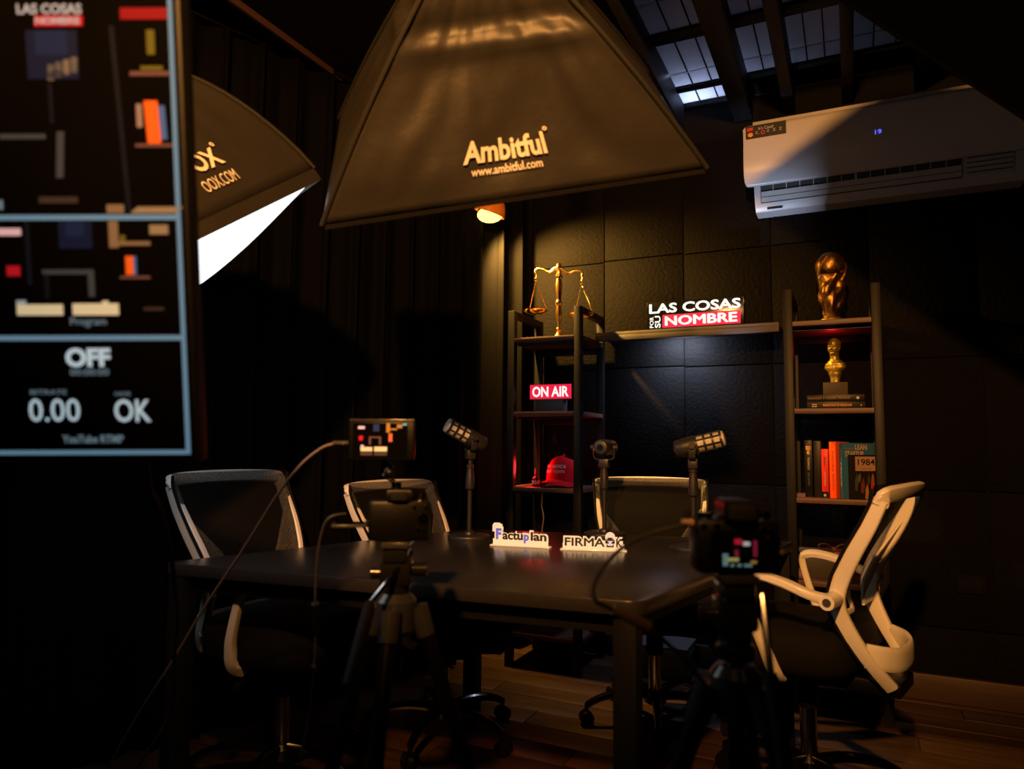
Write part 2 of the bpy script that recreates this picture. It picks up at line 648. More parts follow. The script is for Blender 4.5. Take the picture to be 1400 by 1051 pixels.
for i in range(len(raft) - 1):
    x0, x1 = raft[i][1] - .01, raft[i + 1][0] + .01
    for j, (a, b) in enumerate(rows):
        if j == 6 and i in (1, 2, 3, 4):
            MB().box(x0, x1, a, b, .158, .17).build('roof_board', M['ceil'], roof)
            continue
        cuts = [x0, x0 + (x1 - x0) * .34, x0 + (x1 - x0) * .67, x1] if i != 1 else [x0, (x0 + x1) / 2, x1]
        for c0, c1 in zip(cuts[:-1], cuts[1:]):
            MB().box(c0 + .0008, c1 - .0008, a, b, .157, .163).build('pane', M['pane'], roof)
            if c1 < x1:
                MB().box(c1 - .003, c1 + .003, a, b, .150, .156).build('glazing_bar', M['beam'], roof)

# curtain along the slanted left wall
cb = MB()


def curt(u, v):
    s_ = u * 4.6
    base = p1 - dl * (.02 + s_) - nl * .13
    amp = .034 + .012 * noise.noise((s_ * 1.3, 0, 0))
    ph = s_ * 2 * PI / .155 + 1.6 * noise.noise((s_ * .9, 3, 0)) + .5 * noise.noise((s_ * 2, v * 2, 5))
    off = amp * math.sin(ph) * (.75 + .25 * (1 - v)) + .012 * math.sin(ph * 2.3)
    q = base + nl * off + dl * .02 * math.cos(ph)
    return (q.x, q.y, .012 + v * (CZ - .03 - .012))


cb.grid(curt, 420, 14)
co = cb.build('curtain', M['curtain'], angle=180)
sm = co.modifiers.new('thick', 'SOLIDIFY')
sm.thickness = .004
tag(co, 'long black pleated curtain covering the left wall behind the chairs', 'curtain')
rail = thing('curtain_rail', 'black curtain rail under the ceiling above the left curtain', 'rail', tuple(p1 - nl * .13 - dl * 2.3 + Vector((0, 0, CZ - .014))), math.atan2(dl.y, dl.x))
MB().box(-2.28, 2.22, -.018, .018, -.012, .012, .003).build('track', M['blackp'], rail)

# wall socket on the right
ws = thing('wall_socket', 'black wall socket plate low on the back wall at right', 'socket', (.455, WB, .515))
MB().box(-.055, .055, -.010, 0, -.04, .04, .003).build('plate', M['wallplain'], ws)
for dx in (-.025, .025):
    m_ = MB()
    m_.box(dx - .015, dx + .015, -.0115, -.009, -.02, .02, .001)
    m_.build('outlet', M['ceil'], ws)

# ------------------------------------------------------------------ air conditioner
ac = thing('air_conditioner', 'white wall air conditioner with black sticker and blue digits', 'air conditioner', (0, WB, 0))
# profile in (y rel. wall, z)
prof = [(0, 2.715), (-.165, 2.70), (-.178, 2.66), (-.178, 2.42), (-.172, 2.385), (-.15, 2.34), (-.125, 2.285), (-.10, 2.262), (0, 2.262)]
xa, xb = -.40, .705
vs = [(xa, a, b) for a, b in prof] + [(xb, a, b) for a, b in prof]
n = len(prof)
fs = [tuple(range(n)), tuple(range(n, 2 * n))[::-1]] + [(i, (i + 1) % n, (i + 1) % n + n, i + n) for i in range(n)]
MB().add(vs, fs).build('body', M['ac'], ac, angle=25)
# front panel, rounded corners, curling under at the bottom
pa, pb, pz0, pz1, pr = -.440, .735, 2.372, 2.658, .022
fp = MB()
cols = []
NX = 40
for i in range(NX + 1):
    t = i / NX
    cols.append(pa + (pb - pa) * (.5 - .5 * math.cos(PI * t)))
ring = []


def zr(x):
    d = min(x - pa, pb - x)
    if d < pr:
        return pr - math.sqrt(max(0, pr * pr - (pr - d) ** 2))
    return 0


zs = [0, .012, .03, .055, .085, .12, .2, .27, .286]
vv_ = []
for x in cols:
    c = zr(x)
    for z in zs:
        zz = min(max(pz0 + z, pz0 + c), pz1 - c)
        q = zz - pz0
        yy = -.21 + .032 * max(0, 1 - q / .09) ** 2 + .004 * max(0, (q - .25) / .036) ** 2
        vv_.append((x, yy, zz))
nz = len(zs)
ff_ = []
for i in range(NX):
    for j in range(nz - 1):
        ff_.append((i * nz + j, (i + 1) * nz + j, (i + 1) * nz + j + 1, i * nz + j + 1))
fp.add(vv_, ff_)
fpo = fp.build('front_panel', M['ac'], ac)
sm = fpo.modifiers.new('thick', 'SOLIDIFY')
sm.thickness = .014
sm.offset = 1
# air outlet: dark slots with dividers, flap, right grille
dirv = Vector((0, .047, -.10)).normalized()


def slotbox(x0, x1, t0, t1, th, out):
    """box lying on the slanted outlet face, t down the slope from y=-.172 z=2.385"""
    a = Vector((0, -.172, 2.385))
    nn = Vector((0, -.10, -.047)).normalized()
    q = [a + dirv * t0, a + dirv * t1]
    vs = []
    for x in (x0, x1):
        for p in q:
            for o_ in (out, out + th):
                r_ = p + nn * o_
                vs.append((x, r_.y, r_.z))
    return vs, [(0, 1, 3, 2), (4, 6, 7, 5), (0, 4, 5, 1), (2, 3, 7, 6), (0, 2, 6, 4), (1, 5, 7, 3)]


MB().add(*slotbox(-.372, .470, .008, .098, .003, -.001)).build('outlet_opening', M['acdark'], ac)
sb = MB()
for k in range(15):
    x = -.372 + .842 * k / 14
    wd = .009 if k == 7 else .0035
    sb.add(*slotbox(x - wd / 2, x + wd / 2, .008, .042, .004, .001))
sb.build('outlet_divider', M['ac'], ac, smooth=False)
for t0, t1 in ((.042, .066), (.069, .092)):
    MB().add(*slotbox(-.368, .468, t0, t1, .008, .001)).build('louver', M['acgrey'], ac, smooth=False)
MB().add(*slotbox(.482, .660, .006, .095, .004, .0)).build('side_grille', M['acgrey'], ac, smooth=False)
gr = MB()
for k in range(4):
    gr.add(*slotbox(.486, .656, .014 + k * .021, .018 + k * .021, .002, .004))
gr.build('grille_slit', M['acdark'], ac, smooth=False)
MB().box(-.345, -.275, -.1205, -.112, 2.268, 2.276).build('lower_slot', M['acdark'], ac)
stk = MB().box(-.427, -.243, -.2265, -.2235, 2.592, 2.656).build('sticker', M['sticker'], ac)
stk['label'] = 'black sticker with red tag and small icons'
fm = face_mx((0, -.227, 0), (1, 0, 0), (0, 0, 1))
for body, x0, x1, z0, z1, m_ in (("It's Cool!", -.368, -.300, 2.630, 2.645, 'greyprint'), ('Z_', -.383, -.363, 2.611, 2.624, 'greyprint'), ('Z', -.330, -.318, 2.614, 2.626, 'greyprint'), ('Z.', -.303, -.287, 2.613, 2.626, 'greyprint'), ('Z', -.274, -.262, 2.613, 2.626, 'greyprint')):
    MB().add(*fit_text(body, x0, x1, z0, z1, .01, .0006), fm).build('sticker_lettering', M[m_], stk, smooth=False)
MB().add([(-.420, 2.630, 0), (-.393, 2.632, 0), (-.393, 2.648, 0), (-.420, 2.647, 0)], [(0, 1, 2, 3)], face_mx((0, -.2272, 0), (1, 0, 0), (0, 0, 1))).build('red_tag', M['redprint'], stk)
MB().ball((-.405, -.2268, 2.612), (.012, .001, .011)).build('orange_icon', M['orangeprint'], stk)
MB().lathe([(.010, 0), (.010, .0012), (.006, .0012), (.006, 0)], 20, face_mx((-.347, -.2268, 2.615), (1, 0, 0), (0, 0, 1)), cap=False).build('round_icon', M['redprint'], stk)
MB().add(*fit_text('19', .132, .158, 2.518, 2.538, .0, .0008), face_mx((0, -.2248, 0), (1, 0, 0), (0, 0, 1))).build('digit_display', M['led'], ac, smooth=False)


# ------------------------------------------------------------------ racks
def rack(name, x0, x1, label, gusset):
    y0, y1 = 3.30, 3.685
    pwid = .038
    t = thing(name, label, 'shelf', ((x0 + x1) / 2, (y0 + y1) / 2, 0), 0)
    cx, cy = (x0 + x1) / 2, (y0 + y1) / 2
    hx, hy = (x1 - x0) / 2, (y1 - y0) / 2
    for sx in (-1, 1):
        for sy in (-1, 1):
            px, py = sx * (hx - pwid / 2), sy * (hy - pwid / 2)
            MB().box(px - pwid / 2, px + pwid / 2, py - pwid / 2, py + pwid / 2, 0, 1.795, .003).build('post', M['metal'], t)
        px = sx * (hx - pwid / 2)
        MB().box(px - pwid / 2, px + pwid / 2, -hy + pwid, hy - pwid, 1.762, 1.795, .003).build('top_bar', M['metal'], t)
    for z in (1.65, 1.27, .89, .545, .175):
        hz = .022
        e = pwid
        poly = [(-hx + e, -hy), (hx - e, -hy), (hx - e, -hy + e), (hx, -hy + e), (hx, hy - e), (hx - e, hy - e), (hx - e, hy), (-hx + e, hy), (-hx + e, hy - e), (-hx, hy - e), (-hx, -hy + e), (-hx + e, -hy + e)]
        MB().prism(poly, z - hz, z, c=.0015).build('shelf_board', M['rackwood'], t)
        for sy in (1,):
            MB().box(-hx + e, hx - e, sy * (hy - .03), sy * (hy - .008), z - hz - .034, z - hz - .001, .002).build('rail', M['metal'], t)
        MB().box(-hx + e, hx - e, -hy + .05, -hy + .062, z - hz - .014, z - hz - .001).build('under_rail', M['metal'], t)
    return t


rack('metal_rack', -1.598, -1.196, 'tall black metal rack with scales and red ON AIR box', False)
rack('metal_rack', -.258, .125, 'tall black metal rack with gold trophy and upright books', True)

# floating shelf with hollow front lip
fsb = thing('floating_shelf', 'grey brown floating wall shelf between the two black racks', 'shelf', (-.735, WB, 0))
MB().box(-.455, .443, -.24, -.002, 1.667, 1.685, .002).build('board', M['shelf'], fsb)
MB().box(-.455, .443, -.245, -.225, 1.640, 1.667, .002).build('front_lip', M['shelf'], fsb)
MB().box(-.13, .04, -.13, -.11, 1.661, 1.667).build('led_strip', emis('cool_led_strip', (.7, .75, 1.0), 1.5), fsb)

# black sign on the floating shelf
sg = thing('light_box_sign', 'black light box sign with white and red lettering on floating shelf', 'sign', (-.688, 3.555, 1.685))
MB().box(-.238, .238, -.02, .02, .0, .146, .004).build('case', M['signblack'], sg)
fm = face_mx((0, -.0205, 0), (1, 0, 0), (0, 0, 1))


def flat(poly, mx, m_, parent, name, th=.0012):
    return MB().prism(poly, 0, th, mx).build(name, m_, parent, smooth=False)


flat([(-.158, .012), (.220, .012), (.220, .076), (-.158, .076)], fm, M['signred'], sg, 'red_panel')
MB().add(*fit_text('LAS COSAS', -.226, .222, .086, .136, .012, .0012, bold=.0018), fm).build('lettering', M['signwhite'], sg, smooth=False)
MB().add(*fit_text('NOMBRE', -.146, .206, .020, .069, .0, .0012, z=.0013, bold=.003), fm).build('lettering', M['signwhite'], sg, smooth=False)
fmv = face_mx((0, -.0205, 0), (0, 0, 1), (-1, 0, 0))
MB().add(*fit_text('POR', .014, .070, .203, .223, .012, .0012), fmv).build('lettering', M['signwhite'], sg, smooth=False)
MB().add(*fit_text('SU', .012, .074, .168, .197, .02, .0012), fmv).build('lettering', M['signwhite'], sg, smooth=False)
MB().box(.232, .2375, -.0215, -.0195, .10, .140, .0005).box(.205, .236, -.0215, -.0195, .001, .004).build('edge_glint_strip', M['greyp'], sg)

# ------------------------------------------------------------------ left rack contents
sj = thing('balance_scales', 'gold balance scales with two hanging pans on top of left rack', 'scales', (-1.375, 3.45, 1.65), R(-4))
MB().lathe([(.052, 0), (.052, .006), (.044, .011), (.026, .020), (.014, .036), (.011, .046)], 28).build('base', M['gold'], sj)
MB().lathe([(.011, .046), (.016, .052), (.016, .060), (.011, .066), (.014, .10), (.0175, .15), (.013, .185), (.019, .195), (.019, .203), (.013, .213), (.016, .25), (.0185, .30), (.014, .325), (.020, .334), (.020, .344), (.013, .352), (.013, .385), (.016, .39), (.013, .405), (.006, .412)], 24).build('column', M['gold'], sj)
beam = spline([(-.134, 0, .392), (-.143, 0, .384), (-.138, 0, .372)][::-1] + [(-.125, 0, .396), (-.09, 0, .387), (-.055, 0, .370), (-.02, 0, .385), (0, 0, .385), (.02, 0, .375), (.055, 0, .352), (.09, 0, .357), (.122, 0, .354), (.135, 0, .340), (.130, 0, .330)], 5)
rb_ = [.006 + .006 * max(0, 1 - abs(p.x) / .07) for p in beam]
MB().tube(beam, rb_, 10).build('beam', M['gold'], sj)
for sx, zt, px in ((-1, .372, -.138), (1, .330, .130)):
    pn = MB().lathe([(.002, zt - .222), (.035, zt - .220), (.058, zt - .210), (.066, zt - .203), (.067, zt - .201), (.058, zt - .206), (.03, zt - .214), (.002, zt - .216)], 28, Matrix.Translation((px, 0, 0))).build('pan', M['gold'], sj)
    hk = MB().tube([(px, 0, zt + .004), (px + .004, 0, zt - .012), (px, 0, zt - .028)], .003, 8)
    hk.lathe([(.0085, -.002), (.0105, 0), (.0085, .002), (.0065, 0), (.0085, -.002)], 12, Matrix.Translation((px, 0, zt - .034)) @ Matrix.Rotation(PI / 2, 4, 'X'), cap=False)
    hk.build('hook', M['gold'], pn)
    for k in range(3):
        a = 2 * PI * k / 3 + .5
        e = Vector((px + .064 * math.cos(a), .064 * math.sin(a), zt - .202))
        s0 = Vector((px, 0, zt - .044))
        ch = MB()
        N = 26
        for i in range(N):
            t = (i + .5) / N
            c = s0.lerp(e, t)
            d = (e - s0).normalized() * .0030
            sd = Vector((.0016, 0, 0)) if i % 2 else Vector((0, .0016, 0))
            ch.tube([c - d, c + sd, c + d, c - sd], .0010, 4, closed=True)
        ch.build('chain', M['gold'], pn)

oa = thing('on_air_sign', 'red lit box reading ON AIR on middle board of left rack', 'sign', (-1.398, 3.42, 1.27))
MB().box(-.085, .075, -.03, .03, 0, .068, .003).build('stand', M['crate'], oa)
MB().box(-.116, .116, -.02, .02, .068, .146, .003).build('case', M['signblack'], oa)
fm = face_mx((0, -.0205, 0), (1, 0, 0), (0, 0, 1))
flat([(-.115, .070), (.115, .070), (.115, .144), (-.115, .144)], fm, M['onairred'], oa, 'red_panel')
MB().add(*fit_text('ON AIR', -.101, .100, .080, .134, .022, .0012, z=.0013), fm).build('lettering', M['onairwhite'], oa, smooth=False)

# cap
cp = thing('red_cap', 'red baseball cap with white stitched slogan on left rack lower board', 'cap', (-1.350, 3.47, .89), R(-14))
cr_ = MB()


def crown(u, v):
    a = 2 * PI * u
    el = v * PI / 2
    fr = -math.sin(a)          # 1 at the front (-y)
    rx = .086 * math.cos(el) ** .62
    ry = .095 * math.cos(el) ** .62
    h = .020 + (.125 + .014 * max(0, fr)) * math.sin(el) ** .9
    x, y_ = rx * math.cos(a), ry * math.sin(a)
    k = 1 + .03 * noise.noise((math.cos(a) * 2, math.sin(a) * 2, v * 3)) + .010 * abs(math.sin(3 * a)) ** .3
    return (x * k, y_ * k, h)


cr_.grid(crown, 48, 14)
co = cr_.build('crown', M['red'], cp, angle=60)
MB().ball((0, 0, .160), (.009, .009, .006)).build('button', M['red'], cp)
br = MB()


def brim(u, v):
    a = PI + PI * (.07 + .86 * u)
    r0x, r0y = .086, .094
    ln = .075 * math.sin(PI * (.07 + .86 * u)) ** .7
    x = (r0x + ln * .25 * v) * math.cos(a)
    y_ = r0y * math.sin(a) - ln * v
    z = .022 + .020 - (x / .095) ** 2 * .026 - v * .016
    return (x, y_, max(.004, z))


br.grid(brim, 28, 6)
bo = br.build('brim', M['red'], cp, angle=60)
sm = bo.modifiers.new('thick', 'SOLIDIFY')
sm.thickness = .003
for body, z0, z1, x0, x1 in (('MAKE AMERICA', .097, .113, -.055, .055), ('GREAT AGAIN', .072, .088, -.052, .052)):
    vs, fs = fit_text(body, x0, x1, z0, z1, .01, 0)
    out = []
    for q in vs:
        el = math.asin(min(1, max(0, (q[1] - .020) / .139)) ** (1 / .9))
        c = math.cos(el) ** .62
        xx = q[0]
        ang = math.asin(max(-1, min(1, xx / (.086 * c))))
        out.append((xx * 1.035, -.095 * c * math.cos(ang) * 1.045 - .0015, q[1]))
    MB().add(out, fs).build('slogan', M['white_thread'], co, smooth=False)

bt = thing('small_bottle', 'tiny dark brown bottle standing left of the red cap', 'bottle', (-1.475, 3.40, .89))
MB().lathe([(.018, 0), (.0205, .003), (.0205, .036), (.017, .044), (.008, .052), (.0065, .075)], 18).build('bottle_body', M['glassbottle'], bt)
MB().lathe([(.0075, .075), (.0075, .088), (.004, .094)], 14).build('cork', M['plinth'], bt)
MB().lathe([(.0208, .010), (.0210, .011), (.0210, .030), (.0208, .031)], 18, cap=False).build('bottle_label', M['greyprint'], bt)

cd = MB().tube(spline([(-1.402, 3.31, .868), (-1.409, 3.32, .80), (-1.400, 3.325, .74), (-1.412, 3.33, .64), (-1.404, 3.34, .40), (-1.42, 3.37, .18)], 6), .0035, 8).build('power_cord', M['cablelight'])
tag(cd, 'thin grey cord hanging below the red cap board', 'cord')

# ------------------------------------------------------------------ right rack contents
tr = thing('gold_trophy', 'gold sports trophy of twisted figures holding a globe on right rack', 'trophy', (-.067, 3.45, 1.65), R(10))
TS = 1.03
MB().lathe([(.052, 0), (.053, .006), (.048, .022), (.036, .030)], 28).build('base', M['bustgold'], tr)
MB().lathe([(.036, .030), (.034, .036), (.026, .040)], 24).build('green_band', M['oldgold'], tr)
tb = MB()


def twist(u, v):
    a = 2 * PI * u
    z = .036 + v * .185
    r = .026 + .026 * v ** .8 + .010 * math.sin(PI * v) ** 2
    tw = a * 3 + v * 4.2
    r *= 1 + .20 * math.sin(tw) * (1 - .3 * v) + .10 * math.sin(a * 5 - v * 9) + .10 * noise.noise((math.cos(a) * 3, math.sin(a) * 3, v * 8))
    ca = a + .5 * v
    return (r * math.cos(ca), r * math.sin(ca), z)


tb.grid(twist, 60, 34)
tb.build('twisted_stem', M['oldgold'], tr, angle=60)
gb = MB()


def globe(u, v):
    a = 2 * PI * u
    el = (v - .5) * PI
    k = .061 * (1 + .055 * max(-.4, min(.6, 3 * noise.noise((math.cos(a) * math.cos(el) * 1.7 + 4, math.sin(a) * math.cos(el) * 1.7, math.sin(el) * 1.7)))))
    return (k * math.cos(a) * math.cos(el), k * math.sin(a) * math.cos(el), .266 + k * math.sin(el))


gb.grid(globe, 48, 24)
gb.build('globe', M['oldgold'], tr, angle=60)
for a in (R(200), R(330), R(75)):
    pts = spline([(.046 * math.cos(a), .046 * math.sin(a), .19), (.060 * math.cos(a + .2), .060 * math.sin(a + .2), .225), (.064 * math.cos(a + .5), .064 * math.sin(a + .5), .262), (.056 * math.cos(a + .9), .056 * math.sin(a + .9), .297)], 5)
    MB().tube(pts, [.011 - .0065 * i / (len(pts) - 1) for i in range(len(pts))], 10).build('raised_arm', M['oldgold'], tr)

# bust on two lying books
bk1 = None


def book(name, label, loc, rz, w_, h_, d_, cover, lie=False, group='books on the right rack', tilt=0):
    """spine faces -y; thickness w_ (x), height h_ (z), depth d_ (y)"""
    t = thing(name, label, 'book', loc, rz, group)
    c = .0022
    if not lie:
        m_ = MB()
        m_.box(-w_ / 2, -w_ / 2 + c, 0, d_, 0, h_, .0004).box(w_ / 2 - c, w_ / 2, 0, d_, 0, h_, .0004).box(-w_ / 2, w_ / 2, -.001, c, 0, h_, .0008)
        m_.build('cover', cover, t)
        MB().box(-w_ / 2 + c, w_ / 2 - c, c, d_ - .004, .004, h_ - .004).build('pages', M['paper'], t)
    else:
        m_ = MB()
        m_.box(-h_ / 2, h_ / 2, 0, d_, 0, c, .0004).box(-h_ / 2, h_ / 2, 0, d_, w_ - c, w_, .0004).box(-h_ / 2, h_ / 2, -.001, c, 0, w_, .0008)
        m_.build('cover', cover, t)
        MB().box(-h_ / 2 + .004, h_ / 2 - .004, c, d_ - .004, c, w_ - c).build('pages', M['paper'], t)
    return t


kb = bookmat('black', (.006, .0055, .0055))
b1 = book('lying_book', 'lower dark lying book with orange lettering under the bust', (-.058, 3.36, 1.27), R(1), .031, .228, .15, bookmat('dark_brown', (.014, .010, .008)), True)
b2 = book('lying_book', 'upper dark lying book with dull brown lettering under the bust', (-.060, 3.358, 1.301), R(-1), .030, .228, .15, kb, True)
fm = face_mx((0, -.0012, 0), (1, 0, 0), (0, 0, 1))
MB().add(*fit_text('MARKETING DE NEGOCIOS', -.050, .062, .011, .021, .012, .0005), fm).build('lettering', M['orangeprint'], b1, smooth=False)
MB().add(*fit_text('==', -.095, -.075, .009, .022, .012, .0005), fm).build('lettering', M['greyprint'], b1, smooth=False)
MB().add(*fit_text('+', .094, .102, .011, .019, .012, .0005), fm).build('lettering', M['greyprint'], b1, smooth=False)
MB().add(*fit_text('RIQUEZA Y PODER, PENSAR', -.108, .060, .010, .021, .010, .0005), fm).build('lettering', mat('dull_brown_print', (.22, .10, .05), .5), b2, smooth=False)
MB().lathe([(.006, 0), (.006, .0008), (.0005, .0008)], 16, face_mx((.088, -.0012, .015), (1, 0, 0), (0, 0, 1))).build('round_emblem', M['greyprint'], b2)

bu = thing('gold_bust', 'small gold bust of a man on a square brown plinth', 'bust', (-.058, 3.43, 1.331), R(-24))
MB().box(-.049, .049, -.045, .045, 0, .056, .002, Matrix.Rotation(R(24), 4, 'Z')).build('plinth', M['plinth'], bu)
bs = MB()


def bustf(u, v):
    a = 2 * PI * u
    cs, sn = math.cos(a), math.sin(a)
    K = [(0, .020, .016, 0), (.10, .021, .017, 0), (.22, .028, .021, .0), (.34, .046, .026, .002), (.42, .044, .027, .002), (.47, .032, .024, .002), (.52, .0205, .020, .000), (.58, .0185, .019, -.002), (.64, .0195, .022, -.004), (.72, .0235, .028, -.005), (.80, .0265, .031, -.003), (.88, .0265, .031, 0), (.94, .021, .025, 0), (.98, .012, .014, 0), (1.0, .001, .001, 0)]
    for i in range(len(K) - 1):
        if K[i][0] <= v <= K[i + 1][0]:
            t = (v - K[i][0]) / (K[i + 1][0] - K[i][0])
            t = t * t * (3 - 2 * t)
            rx, ry, oy = [K[i][k] * (1 - t) + K[i + 1][k] * t for k in (1, 2, 3)]
            break
    x = rx * cs
    y_ = ry * sn + oy
    f = max(0, -sn)
    if .62 < v < .9:
        face = f ** 3
        y_ -= .010 * face * math.exp(-((v - .735) / .022) ** 2) * math.exp(-(x / .005) ** 2)          # nose
        y_ += .005 * face * math.exp(-((v - .775) / .014) ** 2) * math.exp(-((abs(x) - .010) / .005) ** 2)   # eyes
        y_ -= .003 * face * math.exp(-((v - .81) / .016) ** 2)                                              # brow
        y_ -= .003 * face * math.exp(-((v - .685) / .008) ** 2) * math.exp(-(x / .009) ** 2)
        y_ += .002 * face * math.exp(-((v - .695) / .005) ** 2) * math.exp(-(x / .010) ** 2)               # mouth
        y_ -= .005 * face * math.exp(-((v - .648) / .016) ** 2) * math.exp(-(x / .012) ** 2)               # chin
        ear = math.exp(-((v - .745) / .03) ** 2) * math.exp(-(sn / .22) ** 2)
        x *= 1 + .20 * ear
    if v < .45:
        y_ -= .004 * f * math.exp(-(x / .006) ** 2) * math.exp(-((v - .3) / .12) ** 2)
    if v > .82:
        k = 1 + .05 * noise.noise((x * 150, y_ * 150, v * 30))
        x *= k
        y_ *= k
    return (x, y_, .056 + v * .200)


bs.grid(bustf, 64, 90)
bs.build('figure', M['bustgold'], bu, angle=70)

# upright books, fanned
o1 = bookmat('orange', (.95, .10, .003))
rd_ = bookmat('red_spine', (.75, .035, .02))
bl = bookmat('blue', (.035, .13, .26))
dk = bookmat('black_two', (.018, .016, .015))
B = []
B.append(book('standing_book', 'black book with a face on its spine, leftmost upright book', (-.172, 3.36, .89), R(-2), .031, .245, .155, kb))
B.append(book('standing_book', 'plain black book just right of the book with a face', (-.137, 3.372, .89), R(-3), .030, .242, .155, dk))
B.append(book('standing_book', 'red spined paperback with black foot left of orange book', (-.1075, 3.358, .89), R(-6), .026, .208, .14, rd_))
B.append(book('standing_book', 'tall bright orange book in the upright row', (-.076, 3.350, .89), R(-20), .027, .240, .15, o1))
B.append(book('standing_book', 'blue book showing LEAN lettering on its cover', (-.043, 3.345, .89), R(-52), .022, .235, .155, bl))
B.append(book('standing_book', 'black book with a pale 1984 panel on its cover', (-.008, 3.325, .89), R(-52), .028, .185, .125, bookmat('black_three', (.016, .013, .012))))
def spine_text(b, body, z0, z1, hw, m_, off=.015):
    fm_ = face_mx((0, -.0013, 0), (0, 0, -1), (1, 0, 0))
    MB().add(*fit_text(body, -z1, -z0, -hw, hw, off, .0005), fm_).build('lettering', m_, b, smooth=False)


spine_text(B[0], 'FEDERICO', .118, .170, .004, M['greyprint'])
spine_text(B[0], 'DEL OCASO', .050, .105, .004, M['greenprint'])
fc = MB().ball((0, -.001, .212), (.010, .0012, .014)).ball((0, -.001, .190), (.006, .001, .008)).build('spine_portrait', mat('portrait_skin', (.62, .36, .15), .6), B[0])
MB().ball((0, -.0012, .225), (.0095, .0012, .006)).ball((-.004, -.0022, .213), (.002, .0008, .0015)).ball((.004, -.0022, .213), (.002, .0008, .0015)).build('portrait_hair', M['inkdark'], B[0])
MB().box(-.013, .013, -.0016, -.0008, 0, .026).build('foot_band', kb, B[2])
MB().box(-.006, .003, -.0021, -.0014, .006, .016).build('foot_mark', M['greyprint'], B[2])
spine_text(B[2], 'Steve', .135, .175, .004, M['inkdark'])
spine_text(B[2], 'DOCTRINA', .050, .110, .003, M['greyprint'])
spine_text(B[3], 'PADRE RICO', .035, .200, .004, mat('dark_orange_print', (.35, .05, .01), .5))
spine_text(B[4], 'Eric Ries', .175, .225, .003, M['inkdark'])
spine_text(B[4], 'EL METODO LEAN', .050, .150, .003, M['greyprint'])
# front covers face +x in book space
def cover_mx(b_w):
    return face_mx((b_w / 2 + .0004, 0, 0), (0, 1, 0), (0, 0, 1))


fmL = cover_mx(.022)
op = mat('tan_print', (.55, .33, .15), .5)
MB().add(*fit_text('LEAN', .060, .118, .206, .228, .02, .0005), fmL).build('cover_lettering', op, B[4], smooth=False)
MB().add(*fit_text('EL METODO', .012, .054, .207, .214, .01, .0005), fmL).build('cover_lettering', mat('rust_print', (.30, .12, .06), .5), B[4], smooth=False)
MB().add(*fit_text('STARTUP', .012, .100, .176, .200, .02, .0005), fmL).build('cover_lettering', op, B[4], smooth=False)
MB().lathe([(.045, 0), (.045, .0006), (.001, .0006)], 28, fmL @ Matrix.Translation((.075, .115, 0)), sx=1, sy=1).build('cover_disc', op, B[4])
fm9 = cover_mx(.028)
flat([(.012, .118), (.108, .118), (.108, .178), (.012, .178)], fm9, mat('pale_title_panel', (.40, .25, .16), .6), B[5], 'title_panel', .0005)
MB().add(*fit_text('1984', .024, .106, .142, .168, .012, .0005, z=.0007), fm9).build('cover_lettering', M['inkdark'], B[5], smooth=False)
MB().add(*fit_text('novela', .035, .09, .124, .132, .008, .0004, z=.0007), fm9).build('cover_lettering', mat('rust_print_two', (.25, .12, .08), .5), B[5], smooth=False)
random.seed(5)
for (x, z, w_, h_, c) in ((.008, .040, .016, .07, (.06, .07, .04)), (.036, .030, .02, .06, (.16, .03, .03)), (.056, .005, .018, .06, (.38, .20, .05)), (.084, .03, .018, .08, (.42, .05, .03)), (.088, .07, .012, .04, (.5, .16, .05)), (.068, .065, .014, .04, (.05, .05, .06)), (.022, .075, .016, .035, (.10, .11, .13))):
    flat([(x, z), (x + w_ * .6, z - .006), (x + w_, z + h_ * .4), (x + w_ * .7, z + h_), (x + w_ * .1, z + h_ * .6)], fm9, mat('cover_art', c, .5), B[5], 'cover_shape', .0005)

gf = thing('gift_box', 'dark olive gift box with brown ribbon on right rack low board', 'box', (-.118, 3.46, .545), R(14))
MB().box(-.092, .092, -.07, .07, 0, .098, .003).build('carton', M['giftbox'], gf)
MB().box(-.096, .096, -.074, .074, .092, .112, .003).build('lid', mat('gift_lid', (.07, .06, .04), .45), gf)
rbm = MB().box(.022, .046, -.0755, .0755, -.0 + .001, .1135, .001)
rbm.build('ribbon', M['ribbon'], gf)
for s_ in (-1, 1):
    lp = MB()
    pts = spline([(.034, 0, .115), (.034 + s_ * .03, -.01, .140), (.034 + s_ * .062, -.012, .136), (.034 + s_ * .055, -.01, .120), (.034, 0, .115)], 5)
    lp.sweep(pts, (0, 1, 0), .013, .0015, 2, 8)
    lp.build('bow_loop', M['ribbon'], gf)
MB().ball((.034, 0, .119), (.010, .012, .008)).build('bow_knot', M['ribbon'], gf)

cr8 = thing('storage_crate', 'dark grey crate on the floor below the floating shelf', 'crate', (-.86, 3.56, 0))
MB().box(-.13, .13, -.09, .13, 0, .142, .006).build('carton', M['crate'], cr8)
MB().box(-.135, .135, -.095, .135, .135, .150, .003).build('lid', M['crate'], cr8)

